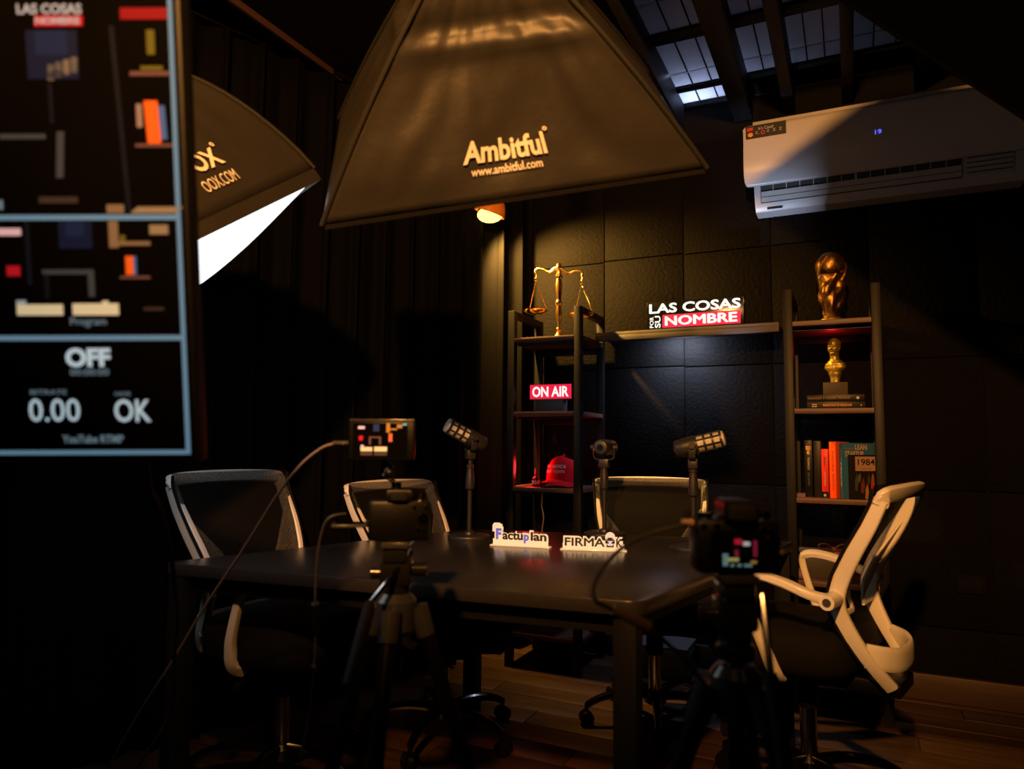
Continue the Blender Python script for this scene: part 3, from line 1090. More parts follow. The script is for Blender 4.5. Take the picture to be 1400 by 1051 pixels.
# clip lamp above the scales
lp = thing('pendant_lamp', 'glowing warm lamp hanging behind the large softbox near left rack', 'lamp', (-1.718, 3.30, 2.318))
rot = Matrix.Rotation(R(20), 4, 'Y')
lsh = MB().lathe([(.086, .010), (.082, .036), (.066, .078), (.035, .105), (.032, .105), (.062, .076), (.078, .034), (.082, .010)], 32, rot, cap=False).build('shade', M['lampshade'], lp)
MB().ball((.006, 0, .004), (.070, .062, .040), 20, 12).build('bulb', M['bulb'], lp)
MB().lathe([(.034, .10), (.034, .14), (.02, .15)], 18, rot).build('socket', M['blackp'], lp)
MB().tube([(.05, 0, .145), (.06, 0, .25), (.06, 0, CZ - 2.318)], .006, 8).build('stem', M['blackp'], lp)
MB().lathe([(.045, CZ - 2.318 - .02), (.045, CZ - 2.318)], 20, Matrix.Translation((.06, 0, 0))).build('ceiling_rose', M['blackp'], lp)

# ------------------------------------------------------------------ table
TA, TB_, TC, TD = (-1.815, 1.468), (-.440, 1.612), (-.205, 2.93), (-1.445, 2.655)


def rounded(poly, r, n=5):
    out = []
    L = len(poly)
    for i in range(L):
        p = Vector(poly[i])
        a = (Vector(poly[i - 1]) - p).normalized()
        b = (Vector(poly[(i + 1) % L]) - p).normalized()
        for k in range(n + 1):
            t = k / n
            q0, q1 = p + a * r, p + b * r
            out.append(tuple((q0 * (1 - t) ** 2 + p * 2 * t * (1 - t) + q1 * t * t)))
    return out


tbl = thing('conference_table', 'large black four sided table in the middle of the room', 'table', (-1.0, 2.15, 0))
sh = lambda p: (p[0] + 1.0, p[1] - 2.15)
poly = rounded([sh(TA), sh(TB_), sh(TC), sh(TD)], .035)
MB().prism(poly, .716, .75, c=.003).build('tabletop', M['table'], tbl)
inner = [Vector(sh(p)) * .9 for p in (TA, TB_, TC, TD)]
for i in range(4):
    a, b = inner[i], inner[(i + 1) % 4]
    d = (b - a).normalized()
    nn = Vector((-d.y, d.x)) * .012
    MB().prism([tuple(a + nn), tuple(b + nn), tuple(b - nn), tuple(a - nn)], .665, .716).build('apron', M['tableleg'], tbl)
for p in (TA, TB_, TC, TD):
    q = Vector(sh(p))
    q = q - q.normalized() * .058
    hw = .028
    MB().box(q.x - hw, q.x + hw, q.y - hw, q.y + hw, .006, .716, .003).build('leg', M['tableleg'], tbl)
    # foot
for p in (TA, TB_, TC, TD):
    q = Vector(sh(p))
    q = q - q.normalized() * .058
    MB().lathe([(.018, 0), (.018, .008)], 14, Matrix.Translation((q.x, q.y, 0))).build('foot', M['rubber'], tbl)

ps = thing('upright_strip', 'pale upright plastic strip standing behind left front table leg', 'strip', (-1.868, 1.607, 0), R(20))
MB().box(-.020, .020, -.006, .006, .27, .535, .003).build('pale_board', M['strip'], ps)
MB().box(-.017, .017, -.004, .004, 0, .27, .002).build('stand', M['blackp'], ps)
MB().box(-.05, .05, -.035, .035, 0, .006, .002).build('foot', M['blackp'], ps)


# ------------------------------------------------------------------ signs on the table
def table_sign(name, label, loc, rz, W_, parts, extra):
    t = thing(name, label, 'sign', loc, rz)
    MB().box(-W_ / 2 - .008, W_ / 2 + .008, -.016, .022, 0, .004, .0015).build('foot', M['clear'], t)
    fm_ = face_mx((0, -.003, 0), (1, 0, 0), (0, 0, 1))
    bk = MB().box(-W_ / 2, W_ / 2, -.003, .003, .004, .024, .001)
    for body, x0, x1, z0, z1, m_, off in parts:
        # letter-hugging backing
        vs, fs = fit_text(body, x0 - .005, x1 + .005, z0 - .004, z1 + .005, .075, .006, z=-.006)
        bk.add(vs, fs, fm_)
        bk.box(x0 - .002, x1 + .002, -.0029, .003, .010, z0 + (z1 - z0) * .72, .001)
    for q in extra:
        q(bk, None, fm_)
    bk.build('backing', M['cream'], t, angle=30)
    for body, x0, x1, z0, z1, m_, off in parts:
        MB().add(*fit_text(body, x0, x1, z0, z1, off, .0015, z=.0004, bold=.0011), fm_).build('lettering', m_, t, smooth=False)
    for q in extra:
        q(None, t, fm_)
    return t


def fact_icon(bk, t, fm_):
    if bk is not None:
        bk.prism([(-.101, .048), (-.072, .048), (-.066, .060), (-.066, .072), (-.077, .078), (-.095, .078), (-.101, .070)], -.006, 0, fm_)
        return
    flat([(-.096, .052), (-.091, .052), (-.091, .069), (-.080, .069), (-.080, .073), (-.096, .073)], fm_, M['inkpale'], t, 'icon', .001)


def firma_icon(bk, t, fm_):
    if bk is not None:
        bk.lathe([(.0165, -.006), (.0165, 0)], 20, fm_ @ Matrix.Translation((.056, .046, 0)))
        return
    MB().tube([(.047, .040, .001), (.047, .048, .001), (.050, .0545, .001), (.056, .057, .001), (.062, .0545, .001), (.065, .048, .001), (.065, .040, .001)], .0016, 6).build('padlock_shackle', M['inkpale'], t).matrix_local = fm_
    flat([(.044, .034), (.068, .034), (.068, .042), (.063, .045), (.049, .045), (.044, .042)], fm_, M['inkdark'], t, 'padlock_body', .001)
    flat([(.044, .013), (.068, .013), (.068, .022), (.064, .022), (.064, .018), (.048, .018), (.048, .022), (.044, .022)], fm_, M['inkdark'], t, 'padlock_base', .001)
    flat([(.051, .019), (.061, .019), (.061, .034), (.051, .034)], fm_, M['inkpale'], t, 'padlock_core', .0012)


table_sign('table_sign', 'cream letter sign reading Factuplan on the black table', (-1.048, 2.283, .75), math.atan2(.032, .20), .198,
           [('F', -.088, -.068, .022, .060, M['inkblue'], .03), ('actu', -.064, .010, .022, .048, M['inkdark'], .012), ('p', .013, .032, .012, .042, M['inkblue'], .02), ('lan', .038, .094, .022, .052, M['inkdark'], .012)], [fact_icon])
table_sign('table_sign', 'cream letter sign reading FIRMA OK with padlock on the table', (-.794, 2.318, .75), math.atan2(.058, .20), .206,
           [('FIRMA', -.096, .038, .014, .042, M['inkdark'], .0), ('K', .076, .096, .014, .042, M['inkdark'], .0)], [firma_icon])


# ------------------------------------------------------------------ microphones
def mic(label, loc, rz, pitch, hz, cat='microphone'):
    """rz: heading of the mic front (+y) ; pitch up"""
    t = thing('desk_microphone', label, cat, loc, rz, 'microphones on the table')
    MB().lathe([(.081, 0), (.082, .005), (.080, .010), (.070, .013), (.022, .014), (.020, .022), (.012, .026)], 36).build('base', M['mic'], t)
    MB().cyl((0, 0, .02), (0, 0, .19), .0085).build('pole', M['mic'], t)
    MB().lathe([(.010, .178), (.0165, .184), (.0175, .20), (.0155, .232), (.0125, .255), (.0125, .262), (.0145, .264), (.0145, .272), (.010, .276)], 20).build('clutch_grip', M['mic'], t)
    MB().cyl((0, 0, .274), (0, 0, hz - .075), .0085).build('upper_pole', M['mic'], t)
    MB().box(-.019, .019, -.016, .016, hz - .080, hz - .045, .004).build('mount', M['mic'], t)
    yk = MB()
    yk.sweep(spline([(-.042, 0, hz), (-.042, 0, hz - .025), (-.034, 0, hz - .045), (0, 0, hz - .050), (.034, 0, hz - .045), (.042, 0, hz - .025), (.042, 0, hz)], 4), (0, 1, 0), .012, .0025, 4, 8)
    yk.build('yoke', M['mic'], t)
    for s_ in (-1, 1):
        MB().cyl((s_ * .038, 0, hz), (s_ * .055, 0, hz), .012, .011).build('knob', M['mic'], t)
    hm = Matrix.Translation((0, 0, hz)) @ Matrix.Rotation(pitch, 4, 'X') @ Matrix.Rotation(-PI / 2, 4, 'X')
    bd = MB().lathe([(.012, -.065), (.026, -.062), (.031, -.055), (.033, -.030), (.033, .012), (.030, .014)], 28, hm).build('mic_body', M['mic'], t)
    MB().lathe([(.012, -.067), (.012, -.0655), (.004, -.066)], 16, hm).build('connector', M['dchrome'], bd)
    gl = MB().lathe([(.0285, .012), (.0285, .102), (.026, .108), (.015, .111), (.001, .112)], 28, hm).build('grille', M['grille'], t)
    cg = MB()
    for z in (.014, .042, .070, .098):
        cg.lathe([(.0292, z - .004), (.0315, z - .004), (.0315, z + .004), (.0292, z + .004)], 28, hm, cap=False)
    for k in range(8):
        a = 2 * PI * k / 8 + .3
        pa_ = hm @ Vector((.0300 * math.cos(a), .0300 * math.sin(a), .012))
        pb_ = hm @ Vector((.0300 * math.cos(a), .0300 * math.sin(a), .100))
        cg.tube([pa_, pb_], .0032, 6)
    cg.build('grille_cage', M['mic'], t)
    return t


def heading(dx, dy):
    return math.atan2(-dx, dy)


ux = Vector((math.cos(YAW), math.sin(YAW)))     # image right, in plan
uf = Vector((-math.sin(YAW), math.cos(YAW)))    # image depth, in plan
h1 = -ux * .92 - uf * .40
h2 = uf * .93 + ux * .38
h3 = ux * .95 - uf * .32
mic('black and grey microphone tilted upward at the left end of table', (-1.315, 2.400, .75), heading(*h1), R(27), .375)
mic('black microphone seen from its back end behind the FIRMA OK sign', (-.893, 2.740, .75), heading(*h2), R(0), .345)
mic('microphone with warm lit grille pointing right above the right camera', (-.500, 2.520, .75), heading(*h3), R(14), .355)


# ------------------------------------------------------------------ chairs
def make_chair(label):
    t = thing('office_chair', label, 'chair', (0, 0, 0), 0, 'office chairs round the table')
    ST = [(.238, -.290, .938), (.234, -.255, .87), (.225, -.210, .795), (.209, -.170, .72), (.194, -.148, .655), (.182, -.155, .60), (.166, -.190, .53), (.142, -.235, .46), (.105, -.270, .405)]

    def stile(s_):
        return [(s_ * a, b, c) for a, b, c in ST]
    for s_ in (-1, 1):
        m_ = MB().sweep(spline(stile(s_), 5), (1, 0, 0), .0125, [.018 + .010 * math.sin(PI * min(1, i / 34)) for i in range(41)], 4, 12)
        m_.build('back_stile', M['white'], t)
    tbp = spline([(-.239, -.284, .925), (-.236, -.293, .944), (-.222, -.300, .953), (-.13, -.316, .958), (0, -.322, .960), (.13, -.316, .958), (.222, -.300, .953), (.236, -.293, .944), (.239, -.284, .925)], 5)
    MB().sweep(tbp, (0, -.3, 1), .022, .012, 4, 12).build('top_rail', M['white'], t)
    cbp = spline([(-.155, -.215, .495), (-.125, -.262, .487), (-.06, -.290, .478), (.06, -.290, .478), (.125, -.262, .487), (.155, -.215, .495)], 5)
    MB().sweep(cbp, (0, 0, 1), .034, .009, 4, 12).build('cross_band', M['white'], t)

    # position of the back surface at height z
    def at(z):
        for i in range(len(ST) - 1):
            if ST[i][2] >= z >= ST[i + 1][2]:
                k = (ST[i][2] - z) / (ST[i][2] - ST[i + 1][2])
                return ST[i][0] + (ST[i + 1][0] - ST[i][0]) * k, ST[i][1] + (ST[i + 1][1] - ST[i][1]) * k
        return ST[-1][0], ST[-1][1]
    # slotted corner panels
    for s_ in (-1, 1):
        m_ = MB()
        top, bot = .85, .60

        def inner(z):
            k = (top - z) / (top - bot)
            return at(z)[0] * (1 - k) + .060 * k
        rail = []
        for i in range(9):
            z = top - (top - bot) * i / 8
            rail.append((s_ * inner(z), at(z)[1] - .004, z))
        m_.sweep(rail, (1, 0, 0), .008, .005, 4, 8)
        for i in range(11):
            z0 = .825 - .0205 * i
            x0 = inner(z0)
            z1 = min(.84, z0 + .72 * (at(z0)[0] - x0))
            p0_ = (s_ * x0, at(z0)[1] - .004, z0)
            p1_ = (s_ * (at(z1)[0] - .004), at(z1)[1] - .004, z1)
            m_.sweep([p0_, p1_], (0, 1, 0), .004, .0048, 4, 8)
        m_.sweep([(s_ * .060, at(bot)[1] - .004, bot), (s_ * at(bot)[0], at(bot)[1] - .004, bot)], (0, 1, 0), .005, .008, 4, 8)
        m_.build('slotted_panel', M['white'], t)
    # net
    nb = MB()

    def net(u, v):
        z = .978 - v * .50
        hw, yy = at(min(.938, z))
        x = (u * 2 - 1) * (hw + .014)
        return (x, yy + .024 - .006 * max(0, (z - .93) / .05) + .006 * (1 - (u * 2 - 1) ** 2), z)
    nb.grid(net, 12, 22)
    no = nb.build('back_net', M['net'], t, angle=180)
    for s_ in (-1, 1):
        ed = [(s_ * (at(min(.938, .970 - i / 20 * .49))[0] + .014), at(min(.938, .970 - i / 20 * .49))[1] + .024, .970 - i / 20 * .49) for i in range(21)]
        MB().tube(ed, .005, 8).build('net_edge', M['seat'], no)
    # arms
    for s_ in (-1, 1):
        pts = spline([(s_ * .195, -.150, .652), (s_ * .255, -.145, .655), (s_ * .280, -.100, .668), (s_ * .287, -.03, .692), (s_ * .287, .04, .704), (s_ * .286, .085, .700), (s_ * .284, .100, .680), (s_ * .280, .085, .62), (s_ * .274, .060, .55), (s_ * .262, .038, .49), (s_ * .235, .022, .425), (s_ * .19, .02, .402)], 4)
        L = len(pts)
        wd, dp = [], []
        for i in range(L):
            k = i / (L - 1)
            wd.append(.016 + .012 * math.exp(-((k - .36) / .16) ** 2))
            dp.append(.013 + .010 * math.exp(-((k - 1) / .15) ** 2) + .006 * math.exp(-((k) / .12) ** 2))
        # side axis: sweep with a fixed side vector gives a stable section
        m_ = MB().sweep(pts, (s_ * .95, 0.35, .12), wd, dp, 3.5, 12)
        ao = m_.build('armrest', M['white'], t)
        MB().cyl((s_ * .19, -.150, .652), (s_ * .288, -.150, .652), .023, .021, 18).build('arm_pivot', M['white'], ao)
        MB().cyl((s_ * .286, -.150, .652), (s_ * .2895, -.150, .652), .012, .012, 14).build('pivot_hole', M['acdark'], ao)
    # seat
    sbm = MB()
    NL = 9
    prof_ = [(0.0, .80, .412), (.0, .93, .420), (0, .99, .445), (0, 1.0, .48), (0, .985, .510), (0, .93, .532), (0, .80, .543), (0, .5, .548), (0, .02, .549)]
    vs, fs = [], []
    K = 32
    for _, k, z in prof_:
        for i in range(K):
            a = 2 * PI * i / K
            c, s2 = math.cos(a), math.sin(a)
            x = math.copysign(abs(c) ** .5, c) * .242 * k
            y_ = .045 + math.copysign(abs(s2) ** .5, s2) * .235 * k
            dz = -.022 * max(0, (y_ - .15) / .12) ** 2 * (1 if z > .45 else 0)
            vs.append((x, y_, z + dz))
    for j in range(len(prof_) - 1):
        for i in range(K):
            i2 = (i + 1) % K
            fs.append((j * K + i, j * K + i2, (j + 1) * K + i2, (j + 1) * K + i))
    fs.append(tuple(range(K))[::-1])
    fs.append(tuple((len(prof_) - 1) * K + i for i in range(K)))
    sbm.add(vs, fs).build('seat', M['seat'], t, angle=50)
    MB().box(-.09, .09, -.29, .12, .372, .412, .006).build('seat_plate', M['blackp'], t)
    MB().tube([(.08, .03, .388), (.19, .05, .385), (.235, .055, .375)], [.006, .006, .006], 8).box(.225, .262, .04, .068, .358, .38, .006).build('tilt_lever', M['blackp'], t)
    MB().cyl((0, 0, .27), (0, 0, .375), .034, .034, 20).build('column_cover', M['blackp'], t)
    MB().cyl((0, 0, .10), (0, 0, .28), .026, .026, 20).build('gas_column', M['chrome'], t)
    MB().lathe([(.04, .075), (.045, .08), (.045, .11), (.034, .125)], 24).build('hub', M['dchrome'], t)
    for k in range(5):
        a = 2 * PI * k / 5 + .3
        d = Vector((math.cos(a), math.sin(a), 0))
        pts = spline([d * .03 + Vector((0, 0, .108)), d * .12 + Vector((0, 0, .118)), d * .22 + Vector((0, 0, .105)), d * .285 + Vector((0, 0, .076))], 4)
        sp_ = MB().tube(pts, [.019 - .006 * i / (len(pts) - 1) for i in range(len(pts))], 10).build('base_spoke', M['dchrome'], t)
        cs = MB()
        sd = Vector((-d.y, d.x, 0))
        c0 = d * .285 + Vector((0, 0, .028))
        for s_ in (-1, 1):
            cs.cyl(c0 + sd * s_ * .006, c0 + sd * s_ * .024, .028, .026, 18)
        cs.cyl(c0 + Vector((0, 0, .02)), c0 + Vector((0, 0, .055)), .008, .008, 10)
        cs.build('caster', M['blackp'], sp_)
    return t


ch1 = make_chair('white framed mesh chair at the left side of table, nearest the monitor')


def put_chair(c, x, y_, fx, fy, label, dz=0):
    c.location = (x, y_, 0)
    c.rotation_euler = (0, 0, heading(fx, fy))
    c['label'] = label


ch2, ch3, ch4 = copy_tree(ch1), copy_tree(ch1), copy_tree(ch1)
put_chair(ch1, -1.71, 1.87, .995, -.03, 'white framed mesh chair at the left side of table, below the monitor')
put_chair(ch2, -1.43, 2.42, .988, -.15, 'white framed mesh chair half hidden behind the left camera rig')
put_chair(ch3, -.745, 2.94, .30, -.95, 'mesh chair facing the camera behind the FIRMA OK sign')
put_chair(ch4, -.15, 2.56, -.968, .25, 'white framed chair seen from the side at right of the table')

for c_, k_ in ((ch1, 1.02), (ch2, .97), (ch3, .98), (ch4, 1.02)):
    c_.scale = (1, 1, k_)

# ------------------------------------------------------------------ softboxes
def softbox(name, label, C, X, Y, w_, h_, depth, ring, bulge, lit, logos, arm_to, seed, sag=.0, lip=.012, grid=False, crease=0.0):  # grid: front and lip painted near black in place of shade
    """X, Y rim axes; -n towards the speed ring"""
    C, X, Y = Vector(C), Vector(X).normalized(), Vector(Y).normalized()
    n_ = X.cross(Y)
    t = thing(name, label, 'softbox', C)
    cs = [(-1, -1), (1, -1), (1, 1), (-1, 1)]

    def ridge(i, s_):
        a, b = cs[i]
        rim = X * (a * w_ / 2) + Y * (b * h_ / 2) - n_ * lip
        rg = X * (a * ring) + Y * (b * ring) - n_ * depth
        q = rim.lerp(rg, s_)
        out = (X * a * w_ + Y * b * h_).normalized()
        return q + (out * .55 - n_ * .8) * bulge * math.sin(PI * s_) ** .85

    def side(i, u, v):
        j = (i + 1) % 4
        q = ridge(i, v).lerp(ridge(j, v), u)
        e = (ridge(j, 0) - ridge(i, 0)).normalized()
        mid = (X * (cs[i][0] + cs[j][0]) * w_ + Y * (cs[i][1] + cs[j][1]) * h_).normalized()
        nn = (mid * .8 - n_ * .5).normalized()
        k = math.sin(PI * u) ** .8
        q = q + nn * crease * (math.exp(-((v - .63 - .03 * u) / .035) ** 2) - .8 * math.exp(-((v - .73 - .02 * u) / .03) ** 2)) * min(1, u * 8, (1 - u) * 8)
        fold = .012 * noise.noise((u * 5 + seed, v * 2.2, i * 7.1)) + .007 * noise.noise((u * 13 + seed, v * 4 + 3 * u, i * 3.3))
        q = q + nn * (-.022 * k * math.sin(PI * v) + fold * math.sin(PI * min(1, u * 6, (1 - u) * 6) / 2) * min(1, v * 8))
        return q
    for i in range(4):
        m_ = MB()
        m_.grid(lambda u, v: tuple(side(i, u, v)), 44, 30)
        po = m_.build('side_panel', M['nylon'], t, angle=80)
        sm_ = po.modifiers.new('thick', 'SOLIDIFY')
        sm_.thickness = .002
        sm_.offset = -1
        if i in logos:
            nm0 = (side(i, .51, .3) - side(i, .49, .3)).cross(side(i, .5, .31) - side(i, .5, .29)).normalized()
            midv = (side(i, .5, .3))
            if nm0.dot(midv - (-n_ * depth * .4)) < 0:
                nm0 = -nm0
            for body, u0, u1, v0, v1, off in logos[i]:
                vs, fs = fit_text(body, 0, 1, 0, 1, off, 0)
                out = [tuple(side(i, u0 + (u1 - u0) * q[0], v0 + (v1 - v0) * q[1]) + nm0 * .006) for q in vs]
                MB().add(out, fs).build('printed_logo', M['print'], po, smooth=False)
        rp = [tuple(ridge(i, k / 16)) for k in range(17)]
        MB().tube(rp, .006, 8).build('ridge_seam', M['nylonseam'], t)
    # rim lip
    for i in range(4):
        j = (i + 1) % 4
        a = X * cs[i][0] * w_ / 2 + Y * cs[i][1] * h_ / 2
        b = X * cs[j][0] * w_ / 2 + Y * cs[j][1] * h_ / 2
        inn = -(a + b).normalized() * .003
        m_ = MB()
        V = [a, b, b - n_ * lip, a - n_ * lip]
        m_.add([tuple(q) for q in V] + [tuple(q + inn) for q in V], [(0, 1, 2, 3), (7, 6, 5, 4), (0, 4, 5, 1), (1, 5, 6, 2), (2, 6, 7, 3), (3, 7, 4, 0)])
        m_.build('rim_lip', M['shadeblack'] if grid else M['nylon'], t, smooth=False)
    # diffuser
    m_ = MB()

    def dif(u, v):
        q = X * (u - .5) * w_ * .992 + Y * (v - .5) * h_ * .992 - n_ * .012
        return tuple(q + n_ * sag * (math.sin(PI * u) * math.sin(PI * v)) ** .6)
    m_.grid(dif, 20, 20)
    m_.build('diffuser', M['diffuser'] if lit else (M['shadeblack'] if grid else M['diffoff']), t, angle=80)
    mx = face_mx(-n_ * depth, X, Y)
    MB().lathe([(ring * 1.05, -.012), (ring * 1.35, -.008), (ring * 1.35, .008), (ring * 1.05, .012)], 28, mx).build('speed_ring', M['blackp'], t)
    lh = MB().lathe([(.052, -.17), (.06, -.16), (.06, -.012), (.05, 0)], 24, mx).build('lamp_head', M['blackp'], t)
    e0 = -n_ * (depth + .09)
    top = Vector((arm_to[0], arm_to[1], CZ)) - C
    MB().tube([e0, (e0 + Vector((top.x, top.y, e0.z + .10))) / 2 + Vector((0, 0, .02)), Vector((top.x, top.y, max(e0.z + .12, top.z - .4))), top], .014, 12).build('ceiling_arm', M['blackp'], t)
    MB().lathe([(.05, -.02), (.05, 0)], 20, Matrix.Translation(top)).build('ceiling_plate', M['blackp'], t)
    return t


softbox('softbox', 'large black softbox with printed lettering hanging over the table', (-.798, 1.608, 1.877), (-.8971, -.4128, -.1573), (-.3802, .5401, .7509), .896, .575, .46, .085, .015, False,
        {0: [('Ambitful', .635, .388, .165, .262, .03), ('www.ambitful.com', .612, .410, .112, .150, .015), ('o', .386, .372, .262, .280, .03)]}, (-.55, .95), 1.7, crease=.012)
softbox('softbox', 'black softbox with glowing white front beside the monitor', (-1.605, 1.208, 1.50), (.0058, -.8199, -.5725), (-.9479, .1778, -.2642), .90, .60, .52, .085, .12, True,
        {0: [('OX', .405, .295, .115, .180, .03), ('OOX.COM', .425, .295, .055, .092, .0), ('o', .290, .275, .178, .195, .03)]}, (-2.0, .55), 4.1, sag=.085, lip=.035)
softbox('softbox', 'dark unlit softbox at the top right corner above the air conditioner', (.319, 1.663, 2.197), (.7361, .205, -.6451), (.5121, -.7918, .3328), 1.15, .66, .40, .085, .03, False, {}, (.55, 2.0), 8.3, grid=True)  # made large to shadow the air conditioner; front painted near black for shade

# ------------------------------------------------------------------ monitor at the left
tvx, tvy, tvn = Vector((.9034, .4287, .0136)), Vector((.0602, -.1582, .9856)), Vector((.4246, -.8895, -.1688))
TVW, TVH = 1.10, .62
tv = thing('studio_monitor', 'large black monitor showing camera pictures at the left edge', 'monitor', (0, 0, 0))
mx = face_mx((-.793, .68, 1.082), tvx, tvy)
tv.matrix_world = mx
# local: x right, y up, z out; screen bottom right corner at the origin
MB().box(-TVW, .006, -.012, TVH - .01, -.035, -.002, .004).build('housing', M['tv'], tv)
so = MB().box(-TVW + .012, .001, -.001, TVH - .018, -.003, 0, 0).build('screen', M['screen'], tv)
LINE = scr('steel_line', (.10, .19, .27), .95)


def sq(name, x0, x1, y0, y1, m_, z=.0004, th=.0006, sk=0):
    MB().prism([(x0, y0), (x1, y0), (x1 + sk, y1), (x0 + sk, y1)], z, z + th).build(name, m_, so, smooth=False)


sq('picture_border', -.0085, -.0030, .004, TVH - .02, LINE)
sq('picture_border', -1.08, -.0030, .3085, .3150, LINE)
sq('picture_border', -1.08, -.0030, .1530, .1595, LINE)
sq('picture_border', -1.08, -.0030, .0015, .0070, LINE)
TXT = scr('pale_text', (.42, .55, .62), .85)
TXD = scr('dim_text', (.12, .18, .22), .8)
for body, x0, x1, y0, y1, m_, off in (('OFF', -.162, -.103, .118, .143, TXT, .04), ('00:00:00', -.157, -.106, .107, .1155, TXD, .0), ('0.00', -.214, -.147, .046, .076, TXT, .0), ('OK', -.101, -.053, .045, .075, TXT, .01), ('YouTube RTMP', -.172, -.091, .017, .0275, TXD, .02), ('BITRATE', -.211, -.163, .082, .088, TXD, 0), ('CACHE', -.100, -.079, .080, .085, TXD, 0), ('Program', -.153, -.106, .170, .183, TXD, .0), ('1', -.237, -.232, .322, .334, TXD, .0)):
    MB().add(*fit_text(body, x0, x1, y0, y1, off, .0006, z=.0006), None).build('screen_lettering', m_, so, smooth=False)
C_ = {k: scr(k, c, s_) for k, c, s_ in (('white', (.35, .40, .45), .6), ('pink', (.75, .5, .55), .6), ('red', (.55, .01, .02), .5), ('dred', (.25, .005, .01), .5), ('glow1', (.004, .007, .022), .8), ('glow2', (.007, .014, .040), .8), ('tan', (.28, .19, .09), .6), ('tan2', (.24, .15, .07), .5), ('orange', (.85, .12, .01), .6), ('blue', (.06, .12, .28), .6), ('shelf', (.14, .06, .04), .6), ('grey', (.05, .05, .05), .6), ('gold', (.12, .10, .01), .6), ('cream', (.75, .66, .40), .6), ('dgrey', (.004, .005, .008), .7), ('face', (.28, .18, .12), .6), ('tbl', (.045, .028, .02), .6))}
# upper picture
sq('picture_shape', -.190, -.125, .485, .545, C_['glow1'])
sq('picture_shape', -.178, -.138, .515, .545, C_['glow2'], .0006)
sq('picture_shape', -.178, -.117, .550, .5625, C_['red'], .0006, sk=.001)
MB().add(*fit_text('NOMBRE', -.176, -.120, .552, .5605, .03, .0006, z=.0014), None).build('picture_lettering', C_['white'], so, smooth=False)
MB().add(*fit_text('LAS COSAS', -.199, -.117, .5645, .577, .03, .0006, z=.001), None).build('picture_lettering', C_['white'], so, smooth=False)
sq('picture_shape', -.069, -.010, .558, .572, C_['dred'])
sq('picture_shape', -.037, -.027, .515, .545, C_['gold'])
sq('picture_shape', -.060, -.010, .489, .4945, C_['shelf'])
sq('picture_shape', -.046, -.018, .496, .501, C_['gold'])
sq('picture_shape', -.041, -.024, .405, .458, C_['orange'], sk=-.003)
sq('picture_shape', -.024, -.016, .410, .452, C_['blue'], sk=-.002)
sq('picture_shape', -.054, -.047, .425, .454, C_['face'])
sq('picture_shape', -.057, -.009, .4005, .4045, C_['shelf'])
sq('picture_shape', -.072, -.066, .30 + .02, .55, C_['dgrey'], sk=-.012)
sq('picture_shape', -.231, -.172, .411, .417, C_['grey'])
sq('picture_shape', -.161, -.152, .362, .420, C_['grey'], sk=.004)
for k in range(4):
    sq('picture_shape', -.165 + k * .010, -.157 + k * .010, .484 + k * .003, .503 + k * .003, C_['tan'], sk=.001)
sq('picture_shape', -.165, -.160, .43, .48, C_['dgrey'])
sq('picture_shape', -.185, -.135, .330, .338, C_['tbl'])
sq('picture_shape', -.068, -.009, .317, .325, C_['tan'], sk=.01)
sq('picture_shape', -.098, -.076, .317, .328, C_['tan2'])
# programme picture
sq('picture_shape', -.162, -.119, .272, .307, C_['glow1'])
sq('picture_shape', -.152, -.129, .288, .307, C_['glow2'], .0006)
sq('picture_shape', -.240, -.211, .289, .298, C_['pink'])
sq('picture_shape', -.232, -.215, .237, .250, C_['red'])
sq('picture_shape', -.206, -.200, .225, .307, C_['dgrey'])
sq('picture_shape', -.186, -.119, .239, .245, C_['grey'])
sq('picture_shape', -.184, -.178, .208, .240, C_['dgrey'])
sq('picture_shape', -.127, -.119, .210, .240, C_['grey'])
sq('picture_shape', -.222, -.162, .186, .200, C_['cream'])
sq('picture_shape', -.222, -.210, .200, .2055, C_['white'])
sq('picture_shape', -.149, -.089, .186, .201, C_['cream'])
sq('picture_shape', -.110, -.102, .201, .2045, C_['cream'])
sq('picture_shape', -.077, -.067, .238, .262, C_['orange'])
sq('picture_shape', -.067, -.063, .238, .262, C_['blue'])
sq('picture_shape', -.097, -.085, .273, .307, C_['tan2'])
sq('picture_shape', -.085, -.044, .276, .281, C_['tan2'])
sq('picture_shape', -.044, -.020, .290, .302, C_['tan'])
sq('picture_shape', -.083, -.076, .281, .289, C_['gold'])
sq('picture_shape', -.085, -.046, .233, .2365, C_['shelf'])
sq('picture_shape', -.056, -.030, .192, .196, C_['tbl'])
# stand, off to the left behind the panel
wz = Vector((0, 0, -1))
inv = mx.to_3x3().inverted()
dl_ = inv @ Vector((0, 0, -1))
pc = Vector((-.55, .30, -.06))
foot = pc + dl_ * ((mx @ pc).z - .03)
MB().box(-.70, -.40, .15, .45, -.06, -.035, .004).build('mount_plate', M['blackp'], tv)
MB().cyl(pc, foot, .025, .03, 18).build('stand_pole', M['blackp'], tv)
fx = inv @ Vector((1, 0, 0))
fy = inv @ Vector((0, 1, 0))
fz = inv @ Vector((0, 0, 1))
fmx = Matrix.Identity(4)
for i, vv in enumerate((fx, fy, fz)):
    for k in range(3):
        fmx[k][i] = vv[k]
fmx.translation = pc + dl_ * (mx @ pc).z
MB().lathe([(.24, 0), (.24, .012), (.06, .03), (.03, .035)], 36, fmx).build('stand_base', M['blackp'], tv)


